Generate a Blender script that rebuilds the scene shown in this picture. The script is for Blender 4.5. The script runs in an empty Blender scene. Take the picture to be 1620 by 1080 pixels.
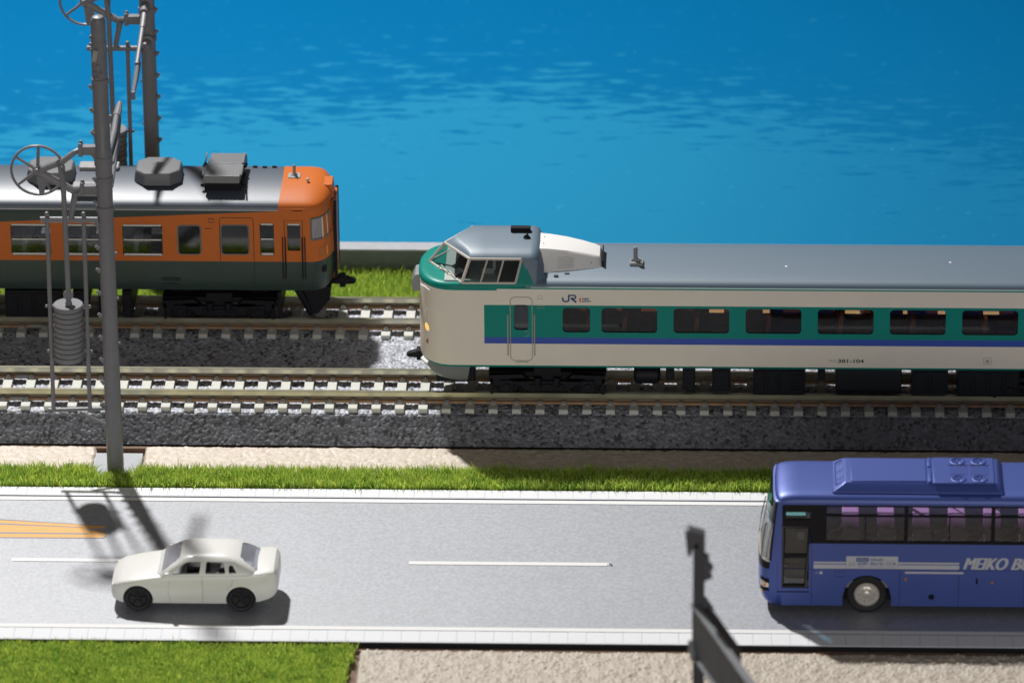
import bpy, bmesh, math, random
import numpy as np
from mathutils import Vector
from mathutils.geometry import tessellate_polygon

# ------------------------------------------------------------------ scene, camera, light (1 unit = 1 mm of the real diorama)
S = bpy.context.scene
C = S.collection
S.unit_settings.scale_length = 0.001
random.seed(7)
rng = np.random.default_rng(7)

cam_d = bpy.data.cameras.new('camera')
cam = bpy.data.objects.new('camera', cam_d)
C.objects.link(cam)
S.camera = cam
PITCH, YAW, ROLL = 0.438957, 0.037408, -0.008839
def cam_axes(p, y, r):
    fw = Vector((-math.sin(y) * math.cos(p), math.cos(y) * math.cos(p), -math.sin(p)))
    up = Vector((-math.sin(y) * math.sin(p), math.cos(y) * math.sin(p), math.cos(p)))
    rt = Vector((math.cos(y), math.sin(y), 0))
    return math.cos(r) * rt + math.sin(r) * up, -math.sin(r) * rt + math.cos(r) * up, fw
rt, up, fw = cam_axes(PITCH, YAW, ROLL)
M = cam.matrix_world.copy()
for i in range(3):
    M[i][0], M[i][1], M[i][2] = rt[i], up[i], -fw[i]
M[0][3], M[1][3], M[2][3] = 65.735, -1057.685, 507.83
cam.matrix_world = M
cam_d.sensor_width = 36
cam_d.sensor_fit = 'HORIZONTAL'
cam_d.lens = 214.98
cam_d.clip_start, cam_d.clip_end = 10, 20000
cam_d.dof.use_dof = True
cam_d.dof.focus_distance = 1163
cam_d.dof.aperture_fstop = 0.036          # 6 mm entrance pupil in these units

W = bpy.data.worlds.new('World')
S.world = W
W.use_nodes = True
bg = W.node_tree.nodes['Background']
bg.inputs[0].default_value = (1.0, 0.94, 0.89, 1)
bg.inputs[1].default_value = 0.11

lamp_d = bpy.data.lights.new('desk_lamp', 'SPOT')
lamp = bpy.data.objects.new('desk_lamp', lamp_d)
C.objects.link(lamp)
lamp.location = (-162, 290, 500)
lamp.rotation_euler = (lamp.location - Vector((-20, 5, 0))).to_track_quat('Z', 'Y').to_euler()
lamp_d.energy = 2.0e7
lamp_d.color = (1.0, 0.985, 0.965)
lamp_d.spot_size = math.radians(95)
lamp_d.spot_blend = 1.0
lamp_d.shadow_soft_size = 14

# soft fill light, added low behind the camera to lift the shaded sides
fill_d = bpy.data.lights.new('fill_light', 'AREA')
fill = bpy.data.objects.new('fill_light', fill_d)
C.objects.link(fill)
fill_d.shape, fill_d.size, fill_d.size_y = 'RECTANGLE', 1100, 600
fill_d.energy = 7.5e6
fill_d.color = (1.0, 0.985, 0.96)
fill.location = (120, -1900, 330)
fill.rotation_euler = (fill.location - Vector((0, 0, 0))).to_track_quat('Z', 'Y').to_euler()

S.view_settings.view_transform = 'Standard'
S.view_settings.look = 'None'
S.view_settings.exposure = 0.0
S.cycles.max_bounces = 10
S.cycles.transparent_max_bounces = 24

# ------------------------------------------------------------------ materials
def mat(name, col, rough=0.5, metal=0.0, spec=0.5, coat=0.0, film=None, var=None, bump=None, flake=None, attr=None, sss=0.0):
    m = bpy.data.materials.new(name)
    m.use_nodes = True
    nt = m.node_tree
    N, L = nt.nodes, nt.links
    b = N['Principled BSDF']
    b.inputs['Base Color'].default_value = (*col, 1)
    b.inputs['Roughness'].default_value = rough
    b.inputs['Metallic'].default_value = metal
    b.inputs['Specular IOR Level'].default_value = spec
    b.inputs['Coat Weight'].default_value = coat
    b.inputs['Coat Roughness'].default_value = 0.12
    if film:                    # (weight, ior, roughness)
        b.inputs['Coat Weight'].default_value, b.inputs['Coat IOR'].default_value, b.inputs['Coat Roughness'].default_value = film
    if sss:
        b.inputs['Subsurface Weight'].default_value = sss
        b.inputs['Subsurface Radius'].default_value = (1.2, 1.0, 0.7)
        b.inputs['Subsurface Scale'].default_value = 0.5
    tc = N.new('ShaderNodeTexCoord')
    if var:                     # (scale, amount): mottled base colour
        n = N.new('ShaderNodeTexNoise')
        n.inputs['Scale'].default_value = var[0]
        n.inputs['Detail'].default_value = 5
        L.new(tc.outputs['Object'], n.inputs['Vector'])
        mr = N.new('ShaderNodeMapRange')
        mr.inputs[1].default_value, mr.inputs[2].default_value = 0.25, 0.75
        mr.inputs[3].default_value, mr.inputs[4].default_value = 1 - var[1], 1 + var[1]
        L.new(n.outputs[0], mr.inputs[0])
        mx = N.new('ShaderNodeMix')
        mx.data_type = 'RGBA'
        mx.blend_type = 'MULTIPLY'
        mx.inputs[0].default_value = 1
        mx.inputs[6].default_value = (*col, 1)
        L.new(mr.outputs[0], mx.inputs[7])
        L.new(mx.outputs[2], b.inputs['Base Color'])
    if bump:                    # (scale, strength, distance)
        n = N.new('ShaderNodeTexNoise')
        n.inputs['Scale'].default_value = bump[0]
        n.inputs['Detail'].default_value = 4
        L.new(tc.outputs['Object'], n.inputs['Vector'])
        bp = N.new('ShaderNodeBump')
        bp.inputs['Strength'].default_value = bump[1]
        bp.inputs['Distance'].default_value = bump[2]
        L.new(n.outputs[0], bp.inputs['Height'])
        L.new(bp.outputs[0], b.inputs['Normal'])
    if attr:                    # per-vertex mix between col and attr
        a = N.new('ShaderNodeAttribute')
        a.attribute_name = 'tone'
        mx = N.new('ShaderNodeMix')
        mx.data_type = 'RGBA'
        mx.inputs[6].default_value = (*col, 1)
        mx.inputs[7].default_value = (*attr, 1)
        L.new(a.outputs['Fac'], mx.inputs[0])
        L.new(mx.outputs[2], b.inputs['Base Color'])
    return m

def glass(name, tint, gloss=0.06, rough=0.04):
    m = bpy.data.materials.new(name)
    m.use_nodes = True
    nt = m.node_tree
    N, L = nt.nodes, nt.links
    N.remove(N['Principled BSDF'])
    t = N.new('ShaderNodeBsdfTransparent')
    t.inputs[0].default_value = (*tint, 1)
    g = N.new('ShaderNodeBsdfGlossy')
    g.inputs['Roughness'].default_value = rough
    lw = N.new('ShaderNodeLayerWeight')
    lw.inputs[0].default_value = 0.12
    mr = N.new('ShaderNodeMapRange')
    mr.inputs[3].default_value, mr.inputs[4].default_value = gloss, 0.6
    L.new(lw.outputs['Fresnel'], mr.inputs[0])
    mx = N.new('ShaderNodeMixShader')
    L.new(mr.outputs[0], mx.inputs[0])
    L.new(t.outputs[0], mx.inputs[1])
    L.new(g.outputs[0], mx.inputs[2])
    L.new(mx.outputs[0], N['Material Output'].inputs[0])
    return m

m_cream = mat('cream_paint', (0.78, 0.71, 0.60), 0.42, var=(0.25, 0.02))
m_green = mat('emerald_paint', (0.002, 0.235, 0.19), 0.36, spec=0.22)
m_blue = mat('royal_blue_paint', (0.02, 0.07, 0.40), 0.4)
m_grey_roof = mat('grey_roof_paint', (0.088, 0.145, 0.205), 0.55, film=(0.8, 1.68, 0.5), bump=(9, 0.14, 0.06), var=(14, 0.06))
m_dark_roof = mat('dark_grey_roof_paint', (0.066, 0.084, 0.115), 0.5, film=(0.45, 1.7, 0.40), bump=(9, 0.10, 0.05), var=(14, 0.08))
m_white = mat('white_plastic', (0.82, 0.81, 0.80), 0.45)
m_silver = mat('silver_frame', (0.70, 0.64, 0.58), 0.38, metal=0.3)
m_black = mat('black_plastic', (0.007, 0.008, 0.012), 0.5, spec=0.2)
m_black_m = mat('matt_black', (0.010, 0.010, 0.013), 0.7, spec=0.2)
m_dkgrey = mat('dark_grey_plastic', (0.075, 0.08, 0.085), 0.5, bump=(6, 0.08, 0.05))
m_grey = mat('grey_plastic', (0.33, 0.33, 0.335), 0.45, var=(0.8, 0.05))
m_unit = mat('grey_roof_unit', (0.165, 0.17, 0.18), 0.42, bump=(8, 0.08, 0.05))
m_pole = mat('concrete_grey_plastic', (0.195, 0.195, 0.212), 0.42, spec=0.4, var=(0.5, 0.07), bump=(4, 0.06, 0.08))
m_orange = mat('orange_paint', (0.54, 0.135, 0.022), 0.48, spec=0.25, var=(0.3, 0.03))
m_dgreen = mat('dark_green_paint', (0.020, 0.042, 0.036), 0.36, var=(0.3, 0.04))
m_yellow = mat('amber_lens', (0.85, 0.55, 0.12), 0.2)
m_red = mat('red_lens', (0.35, 0.1, 0.06), 0.3)
m_orange_lens = mat('orange_lens', (0.9, 0.3, 0.04), 0.25)
m_seat = mat('brown_seat', (0.30, 0.15, 0.10), 0.7)
m_floor_in = mat('interior_beige', (0.22, 0.18, 0.15), 0.7)
m_wall_in = mat('interior_cream', (0.45, 0.40, 0.33), 0.6)
m_seat_g = mat('grey_green_seat', (0.16, 0.18, 0.16), 0.7)
m_seat_w = mat('white_headrest', (0.7, 0.7, 0.68), 0.6)
g_brown = glass('smoked_brown_glass', (0.40, 0.30, 0.26), 0.045)
g_clear = glass('clear_glass', (0.72, 0.78, 0.78), 0.07)
g_grey = glass('grey_glass', (0.36, 0.38, 0.42), 0.07)
g_teal = glass('teal_glass', (0.25, 0.62, 0.62), 0.06)

m_nickel = mat('nickel_silver_rail', (0.60, 0.58, 0.44), 0.30, metal=1.0, var=(0.22, 0.22))
m_railweb = mat('dark_rail_web', (0.20, 0.16, 0.11), 0.5, metal=0.4)
m_copper = mat('copper_brown_rail_foot', (0.34, 0.205, 0.115), 0.42, metal=0.3, var=(0.7, 0.25))
m_sleeper = mat('pale_concrete_sleeper', (0.60, 0.60, 0.545), 0.7, var=(1.2, 0.06))
m_chair = mat('grey_rail_chair', (0.27, 0.265, 0.25), 0.5)

# ------------------------------------------------------------------ mesh helpers
OFF = {}
class MB:
    def __init__(s):
        s.v, s.f, s.m = [], [], []
    def add(s, vs, fs, m=0):
        o = len(s.v)
        s.v += [tuple(p) for p in vs]
        s.f += [tuple(i + o for i in f) for f in fs]
        s.m += [m] * len(fs)
        return s
    def poly(s, pts, m=0):
        return s.add(pts, [tuple(range(len(pts)))], m)
    def box(s, x0, x1, y0, y1, z0, z1, m=0):
        v = [(x, y, z) for z in (z0, z1) for y in (y0, y1) for x in (x0, x1)]
        return s.add(v, [(0, 2, 3, 1), (4, 5, 7, 6), (0, 1, 5, 4), (2, 6, 7, 3), (0, 4, 6, 2), (1, 3, 7, 5)], m)
    def loft(s, rings, m=0, closed=True, caps=True, mats=None):
        n = len(rings[0])
        vs = [p for r in rings for p in r]
        fs, ms = [], []
        for a in range(len(rings) - 1):
            for i in range(n if closed else n - 1):
                j = (i + 1) % n
                fs.append((a * n + i, a * n + j, (a + 1) * n + j, (a + 1) * n + i))
                ms.append(mats[a] if mats else m)
        if caps:
            fs += [tuple(range(n))[::-1], tuple(range((len(rings) - 1) * n, len(rings) * n))]
            ms += [ms[0] if mats else m, ms[-1] if mats else m]
        o = len(s.v)
        s.v += [tuple(p) for p in vs]
        s.f += [tuple(i + o for i in f) for f in fs]
        s.m += ms
        return s
    def tube(s, pts, r, n=8, m=0, caps=True):
        P = [Vector(p) for p in pts]
        rad = r if isinstance(r, (list, tuple)) else [r] * len(P)
        rings = []
        ref = Vector((0, 0, 1))
        for i, p in enumerate(P):
            t = (P[min(i + 1, len(P) - 1)] - P[max(i - 1, 0)]).normalized()
            if abs(t.dot(ref)) > 0.95:
                ref = Vector((0, 1, 0)) if abs(t.y) < 0.9 else Vector((1, 0, 0))
            a = t.cross(ref).normalized()
            b = t.cross(a)
            rings.append([p + rad[i] * (math.cos(2 * math.pi * k / n) * a + math.sin(2 * math.pi * k / n) * b) for k in range(n)])
        return s.loft(rings, m, True, caps)
    def ball(s, c, r, m=0, n=8):
        k = 5
        pr = [(max(1e-3, r * math.sin(math.pi * i / k)), -r * math.cos(math.pi * i / k)) for i in range(k + 1)]
        return s.loft([[(c[0] + q * math.cos(2 * math.pi * j / n), c[1] + q * math.sin(2 * math.pi * j / n), c[2] + h) for j in range(n)] for q, h in pr], m)
    def lathe(s, prof, c, axis='y', n=24, m=0, mats=None, caps=True):
        """prof: (radius, offset along the axis)"""
        rings = []
        for r, h in prof:
            ring = []
            for k in range(n):
                a = 2 * math.pi * k / n
                u, w = r * math.cos(a), r * math.sin(a)
                ring.append({'y': (c[0] + u, c[1] + h, c[2] + w), 'z': (c[0] + u, c[1] + w, c[2] + h), 'x': (c[0] + h, c[1] + u, c[2] + w)}[axis])
            rings.append(ring)
        return s.loft(rings, m, True, caps, mats)
    def sheet(s, outer, holes, fn, depth=0.0, m=0, mh=None):
        """flat panel with holes: 2-D loops mapped by fn(u, v, d); every hole gets a reveal of the given depth"""
        loops = [[Vector((u, v, 0)) for u, v in l] for l in [outer] + holes]
        tris = tessellate_polygon(loops)
        flat = [p for l in [outer] + holes for p in l]
        s.add([fn(u, v, 0) for u, v in flat], [t for t in tris], m)
        if depth:
            for h in holes:
                n = len(h)
                s.add([fn(u, v, 0) for u, v in h] + [fn(u, v, depth) for u, v in h], [(i, (i + 1) % n, n + (i + 1) % n, n + i) for i in range(n)], m if mh is None else mh)
        return s
    def prism(s, loop, fn, d0, d1, m=0):
        """2-D outline given thickness between d0 and d1"""
        n = len(loop)
        tris = tessellate_polygon([[Vector((u, v, 0)) for u, v in loop]])
        vs = [fn(u, v, d0) for u, v in loop] + [fn(u, v, d1) for u, v in loop]
        fs = [tuple(t) for t in tris] + [tuple(i + n for i in t[::-1]) for t in tris]
        fs += [(i, (i + 1) % n, n + (i + 1) % n, n + i) for i in range(n)]
        return s.add(vs, fs, m)

def mesh(name, mb, mats, off=(0, 0, 0), smooth=35, weld=True):
    me = bpy.data.meshes.new(name)
    me.from_pydata([(x - off[0], y - off[1], z - off[2]) for x, y, z in mb.v], [], mb.f)
    for q in (mats if isinstance(mats, (list, tuple)) else [mats]):
        me.materials.append(q)
    me.polygons.foreach_set('material_index', mb.m)
    bm = bmesh.new()
    bm.from_mesh(me)
    if weld:
        bmesh.ops.remove_doubles(bm, verts=bm.verts, dist=1e-4)
    bmesh.ops.recalc_face_normals(bm, faces=bm.faces)
    bm.to_mesh(me)
    bm.free()
    if smooth:
        me.polygons.foreach_set('use_smooth', [True] * len(me.polygons))
        me.set_sharp_from_angle(angle=math.radians(smooth))
    return me

def link(name, me, parent=None, loc=(0, 0, 0)):
    o = bpy.data.objects.new(name, me)
    C.objects.link(o)
    o.location = loc
    if parent:
        o.parent = parent
    return o

def obj(name, mb, mats, parent=None, smooth=35, bevel=0, label=None, weld=True):
    off = OFF.get(parent.name, (0, 0, 0)) if parent else (0, 0, 0)
    o = link(name, mesh(name, mb, mats, off, smooth, weld), parent)
    OFF[o.name] = off
    if bevel:
        b = o.modifiers.new('edge', 'BEVEL')
        b.width, b.segments, b.limit_method, b.angle_limit = bevel, 2, 'ANGLE', math.radians(35)
    if label:
        o['label'] = label
    return o

def thing(name, label, cat, loc, group=None):
    o = bpy.data.objects.new(name, None)
    C.objects.link(o)
    o.location = loc
    o.empty_display_size = 2
    o['label'], o['category'] = label, cat
    if group:
        o['group'] = group
    OFF[o.name] = tuple(loc)
    return o

def struct(o, kind='structure'):
    o['kind'] = kind
    return o

def rrect(x0, x1, z0, z1, r, n=4):
    out = []
    for cx, cz, a0 in ((x1 - r, z1 - r, 0), (x0 + r, z1 - r, 90), (x0 + r, z0 + r, 180), (x1 - r, z0 + r, 270)):
        for k in range(n + 1):
            a = math.radians(a0 + 90 * k / n)
            out.append((cx + r * math.cos(a), cz + r * math.sin(a)))
    return out

def rect(x0, x1, z0, z1):
    return [(x0, z0), (x1, z0), (x1, z1), (x0, z1)]

def copy_of(o, parent, loc):
    c = o.copy()
    C.objects.link(c)
    c.parent = parent
    c.location = loc
    return c

# ------------------------------------------------------------------ fields of noise for the cast ballast and the sand
def worley(x, y, cell, seed):
    """distance to the nearest and second nearest jittered point, and that point's random tone"""
    r = np.random.default_rng(seed)
    T = r.random((256, 256, 3)).astype(np.float32)
    gx, gy = np.floor(x / cell).astype(int), np.floor(y / cell).astype(int)
    d1 = np.full(x.shape, 9e9, np.float32)
    d2 = d1.copy()
    tone = np.zeros(x.shape, np.float32)
    for i in (-1, 0, 1):
        for j in (-1, 0, 1):
            c = T[(gx + i) % 256, (gy + j) % 256]
            d = np.hypot((gx + i + c[..., 0]) * cell - x, (gy + j + c[..., 1]) * cell - y)
            near = d < d1
            d2 = np.where(near, d1, np.minimum(d2, d))
            tone = np.where(near, c[..., 2], tone)
            d1 = np.where(near, d, d1)
    return d1 / cell, d2 / cell, tone

def vnoise(x, y, cell, seed):
    r = np.random.default_rng(seed)
    T = r.random((256, 256))
    u, v = x / cell, y / cell
    i, j = np.floor(u).astype(int), np.floor(v).astype(int)
    a, b = u - i, v - j
    a, b = a * a * (3 - 2 * a), b * b * (3 - 2 * b)
    g = lambda p, q: T[(i + p) % 256, (j + q) % 256]
    return (g(0, 0) * (1 - a) + g(1, 0) * a) * (1 - b) + (g(0, 1) * (1 - a) + g(1, 1) * a) * b

def grid_object(name, X, Y, Z, tone, material):
    """X, Y, Z: 2-D arrays of vertex positions"""
    nr, nc = X.shape
    me = bpy.data.meshes.new(name)
    co = np.stack([X, Y, Z], -1).reshape(-1, 3).astype(np.float32)
    a = np.arange(nr * nc).reshape(nr, nc)
    q = np.stack([a[:-1, :-1], a[:-1, 1:], a[1:, 1:], a[1:, :-1]], -1).reshape(-1, 4)
    me.vertices.add(len(co))
    me.vertices.foreach_set('co', co.ravel())
    me.loops.add(q.size)
    me.loops.foreach_set('vertex_index', q.ravel().astype(np.int32))
    me.polygons.add(len(q))
    me.polygons.foreach_set('loop_start', np.arange(0, q.size, 4, dtype=np.int32))
    me.update(calc_edges=True)
    me.polygons.foreach_set('use_smooth', [True] * len(q))
    if tone is not None:
        at = me.attributes.new('tone', 'FLOAT', 'POINT')
        at.data.foreach_set('value', tone.ravel().astype(np.float32))
    me.materials.append(material)
    o = bpy.data.objects.new(name, me)
    C.objects.link(o)
    return o

# ------------------------------------------------------------------ the setting
m_board = mat('brown_baseboard', (0.20, 0.125, 0.085), 0.8, var=(0.4, 0.2), bump=(1.5, 0.4, 0.3))
ground = struct(obj('ground', MB().box(-400, 450, -420, 76, -16, -9.6), m_board))
struct(obj('ground_board', MB().box(-400, 450, -88.7, -87.37, -9.6, -9.0), m_board))

# sea: a printed sheet lying behind the wall
def sea_material():
    m = bpy.data.materials.new('sea_print')
    m.use_nodes = True
    N, L = m.node_tree.nodes, m.node_tree.links
    b = N['Principled BSDF']
    b.inputs['Roughness'].default_value = 0.6
    b.inputs['Specular IOR Level'].default_value = 0.03
    def math_(op, a, c=None, clamp=False):
        n = N.new('ShaderNodeMath')
        n.operation = op
        n.use_clamp = clamp
        for i, x in ((0, a), (1, c)):
            if x is None:
                continue
            if isinstance(x, (int, float)):
                n.inputs[i].default_value = x
            else:
                L.new(x, n.inputs[i])
        return n.outputs[0]
    def noise(vec, scale, detail, rough=0.5, dist=0.0):
        n = N.new('ShaderNodeTexNoise')
        n.inputs['Scale'].default_value = scale
        n.inputs['Detail'].default_value = detail
        n.inputs['Roughness'].default_value = rough
        n.inputs['Distortion'].default_value = dist
        L.new(vec, n.inputs['Vector'])
        return n.outputs[0]
    def ramp(x, lo, hi, a=0.0, c=1.0):
        n = N.new('ShaderNodeMapRange')
        n.interpolation_type = 'SMOOTHSTEP'
        n.inputs[1].default_value, n.inputs[2].default_value = lo, hi
        n.inputs[3].default_value, n.inputs[4].default_value = a, c
        L.new(x, n.inputs[0])
        return n.outputs[0]
    def mapping(sx, sy):
        n = N.new('ShaderNodeMapping')
        n.inputs['Scale'].default_value = (sx, sy, 1)
        L.new(tc.outputs['Object'], n.inputs[0])
        return n.outputs[0]
    tc = N.new('ShaderNodeTexCoord')
    sp = N.new('ShaderNodeSeparateXYZ')
    L.new(tc.outputs['Object'], sp.inputs[0])
    X, Y = sp.outputs[0], sp.outputs[1]
    # distance below the arc that the bright shallow water makes on the print
    q = math_('MULTIPLY', math_('SUBTRACT', X, 14.0), 0.0125)
    arc = math_('SUBTRACT', 171.0, math_('MULTIPLY', math_('MULTIPLY', q, q), 17.0))
    wob = math_('MULTIPLY', math_('SUBTRACT', noise(mapping(0.012, 0.03), 1.0, 2), 0.5), 22.0)
    below = math_('ADD', math_('SUBTRACT', arc, Y), wob)         # > 0 in the pale part
    pale = ramp(below, -62, 56)
    rip = noise(mapping(0.125, 0.52), 1.0, 3, 0.6, 0.3)
    rip2 = noise(mapping(0.05, 0.24), 1.0, 2, 0.5, 0.6)
    ripple = math_('ADD', math_('MULTIPLY', rip, 0.65), math_('MULTIPLY', rip2, 0.35))
    thr = math_('ADD', math_('MULTIPLY', pale, -0.34), 0.665)      # few pale ripples above, few dark ripples below
    lit = math_('SUBTRACT', ripple, thr)
    wave = ramp(lit, -0.04, 0.04)
    base = ramp(Y, 100, 235)
    c1 = N.new('ShaderNodeMix'); c1.data_type = 'RGBA'
    c1.inputs[6].default_value = (0.003, 0.135, 0.30, 1)
    c1.inputs[7].default_value = (0.000, 0.130, 0.315, 1)
    L.new(base, c1.inputs[0])
    c2 = N.new('ShaderNodeMix'); c2.data_type = 'RGBA'
    c2.inputs[6].default_value = (0.014, 0.205, 0.375, 1)
    c2.inputs[7].default_value = (0.008, 0.165, 0.34, 1)
    L.new(ramp(X, 30, 125), c2.inputs[0])
    mix = N.new('ShaderNodeMix'); mix.data_type = 'RGBA'
    L.new(wave, mix.inputs[0])
    L.new(c1.outputs[2], mix.inputs[6])
    L.new(c2.outputs[2], mix.inputs[7])
    # specks of worn print
    spk = N.new('ShaderNodeTexNoise')
    spk.inputs['Scale'].default_value = 0.55
    spk.inputs['Detail'].default_value = 3
    L.new(tc.outputs['Object'], spk.inputs['Vector'])
    mx2 = N.new('ShaderNodeMix'); mx2.data_type = 'RGBA'
    mx2.inputs[7].default_value = (0.08, 0.36, 0.58, 1)
    L.new(ramp(spk.outputs[0], 0.66, 0.85, 0, 0.5), mx2.inputs[0])
    L.new(mix.outputs[2], mx2.inputs[6])
    L.new(mx2.outputs[2], b.inputs['Base Color'])
    return m
struct(obj('water', MB().box(-1500, 1500, 76.2, 2600, -13, -12), sea_material()))

# the wall along the water
m_wall = mat('grey_wall_plastic', (0.36, 0.375, 0.40), 0.7, var=(0.5, 0.10), bump=(2.2, 0.25, 0.15))
m_wallside = mat('shaded_wall_face', (0.17, 0.195, 0.205), 0.75, var=(0.4, 0.12), bump=(2, 0.25, 0.15))  # shade of the front face put into this darker grey
wl = thing('sea_wall', 'low grey concrete wall running along the edge of the blue water', 'wall', (0, 74, -9.6))
obj('wall_body', MB().box(-300, 330, 72.3, 75.4, -9.6, -3.0), m_wallside, wl, bevel=0.12)
obj('wall_coping', MB().box(-300, 330, 72.0, 75.8, -3.0, -2.55), m_wall, wl, bevel=0.12)

# road of printed card
def road_material():
    m = mat('printed_asphalt', (0.58, 0.595, 0.625), 0.52, spec=1.0)
    m.node_tree.nodes['Principled BSDF'].inputs['Coat Weight'].default_value = 1.0
    m.node_tree.nodes['Principled BSDF'].inputs['Coat Roughness'].default_value = 0.58
    m.node_tree.nodes['Principled BSDF'].inputs['Coat IOR'].default_value = 1.9
    N, L = m.node_tree.nodes, m.node_tree.links
    b = N['Principled BSDF']
    tc = N.new('ShaderNodeTexCoord')
    out = None
    for sc, lo, hi, a, c in ((1.7, 0.35, 0.65, 0.82, 1.16), (0.8, 0.35, 0.65, 0.97, 1.03), (0.06, 0.35, 0.65, 0.97, 1.03)):
        n = N.new('ShaderNodeTexNoise')
        n.inputs['Scale'].default_value = sc
        n.inputs['Detail'].default_value = 4
        L.new(tc.outputs['Object'], n.inputs['Vector'])
        mr = N.new('ShaderNodeMapRange')
        mr.inputs[1].default_value, mr.inputs[2].default_value, mr.inputs[3].default_value, mr.inputs[4].default_value = lo, hi, a, c
        L.new(n.outputs[0], mr.inputs[0])
        if out is None:
            out = mr.outputs[0]
        else:
            k = N.new('ShaderNodeMath')
            k.operation = 'MULTIPLY'
            L.new(out, k.inputs[0])
            L.new(mr.outputs[0], k.inputs[1])
            out = k.outputs[0]
    g = N.new('ShaderNodeTexNoise')
    g.inputs['Scale'].default_value = 2.4
    g.inputs['Detail'].default_value = 3
    g.inputs['Roughness'].default_value = 0.7
    L.new(tc.outputs['Object'], g.inputs['Vector'])
    gm = N.new('ShaderNodeMapRange')
    gm.inputs[1].default_value, gm.inputs[2].default_value, gm.inputs[3].default_value, gm.inputs[4].default_value = 0.3, 0.7, 0.50, 1.0
    L.new(g.outputs[0], gm.inputs[0])
    L.new(gm.outputs[0], b.inputs['Coat Weight'])
    mx = N.new('ShaderNodeMix'); mx.data_type = 'RGBA'; mx.blend_type = 'MULTIPLY'
    mx.inputs[0].default_value = 1
    mx.inputs[6].default_value = (0.285, 0.302, 0.345, 1)
    L.new(out, mx.inputs[7])
    L.new(mx.outputs[2], b.inputs['Base Color'])
    return m
RX0, RX1 = -150, 200
struct(obj('road_side_dark_strip', MB().box(-150, 200, -87.36, -87.3, -9.6, -8.03), m_black_m))  # black strip added over the road's side to keep that face dark
struct(obj('road', MB().box(RX0, RX1, -87.3, -26.0, -9.6, -8.0), road_material()))
m_paint = mat('white_road_print', (0.84, 0.835, 0.83), 0.7)
m_ink = mat('dark_ink_line', (0.025, 0.027, 0.045), 0.8, spec=0.1)
m_tile = mat('white_kerb_tile', (0.80, 0.81, 0.835), 0.7, var=(0.6, 0.02))
m_joint = mat('pale_blue_joint', (0.56, 0.62, 0.70), 0.75)
def flat(name, x0, x1, y0, y1, z, h, m):
    return struct(obj(name, MB().box(x0, x1, y0, y1, z, z + h), m))
for y0, y1, nm in ((-31.35, -29.95, 'far'), (-82.5, -81.15, 'near')):
    flat('road_edge_marking', RX0, RX1, y0, y1, -7.996, 0.03, m_paint)
flat('road_edge_line', RX0, RX1, -29.9, -29.62, -7.996, 0.02, m_ink)
flat('road_edge_line', RX0, RX1, -31.50, -31.38, -7.996, 0.02, m_ink)
flat('road_edge_line', RX0, RX1, -82.72, -82.54, -7.996, 0.02, m_ink)
for x0 in (-64.65, 8.87, 82.4):
    flat('road_centre_marking', x0, x0 + 37.2, -56.55, -55.3, -7.996, 0.03, m_paint)
    flat('road_centre_line', x0 + 0.1, x0 + 37.2, -56.66, -56.56, -7.996, 0.02, m_ink)
# kerb strips: a thing each, every tile a piece
for y0, y1, lab in ((-29.55, -26.05, 'far white tiled kerb strip between the grass verge and the road'), (-87.25, -82.8, 'near white tiled kerb strip along the front edge of the road')):
    kb = thing('kerb_strip', lab, 'kerb', (0, (y0 + y1) / 2, -8), 'tiled kerb strips of the road')
    obj('kerb_base', MB().box(RX0, RX1, y0, y1, -7.996, -7.93), m_joint, kb)
    obj('kerb_edge', MB().box(RX0, RX1, y0 + 0.02, y0 + 0.28, -7.93, -7.89), m_tile, kb)
    me = mesh('tile', MB().box(-1.6, 1.6, y0 + 0.34 - (y0 + y1) / 2, y1 - 0.06 - (y0 + y1) / 2, 0.07, 0.12), m_tile)
    for k in range(-24, 42):
        link('tile', me, kb, (k * 3.33 + (0.2 if y0 > -50 else 0.6) + rng.normal(0, 0.02), 0, rng.uniform(-0.015, 0.015)))
# hatched orange nose painted on the road
m_omark = mat('orange_road_print', (0.86, 0.46, 0.15), 0.7)
m_gmark = mat('slate_road_print', (0.26, 0.29, 0.36), 0.7)
top = lambda u, v, d: (u, v, -7.996 + d)
mk = MB().prism([(-110, -37.0), (-68.5, -39.9), (-48.5, -42.05), (-48.3, -42.8), (-52, -43.2), (-52, -43.75), (-50.2, -43.85), (-48.9, -44.4), (-48.2, -45.6), (-48.5, -46.8), (-110, -47.1)], top, 0, 0.02)
struct(obj('orange_road_marking', mk, m_omark, smooth=0))
gm = MB()
for lp in ([(-110, -36.7), (-68.5, -39.5), (-48.5, -41.85), (-48.5, -42.05), (-68.5, -39.85), (-110, -37.0)],
           [(-110, -39.4), (-68.4, -41.2), (-52.8, -42.55), (-52.8, -42.8), (-68.4, -41.75), (-110, -40.3)],
           [(-110, -44.6), (-51.8, -45.0), (-51.2, -45.25), (-51.8, -45.5), (-110, -45.3)],
           [(-110, -47.1), (-48.5, -46.85), (-48.1, -46.2), (-47.9, -46.4), (-48.4, -47.15), (-110, -47.45)]):
    gm.prism(lp, top, 0.022, 0.03)
struct(obj('slate_road_marking', gm, m_gmark, smooth=0))
# a crumb of dirt at the end of the dash
db = MB()
for k in range(7):
    db.ball((46.2 + rng.normal(0, 0.25), -56.3 + rng.normal(0, 0.3), -7.95), rng.uniform(0.06, 0.2), n=6)
o = obj('dirt_crumb', db, m_black_m)
o['label'], o['category'] = 'tiny dark crumb of dirt at the end of the white centre dash', 'dirt'

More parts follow.
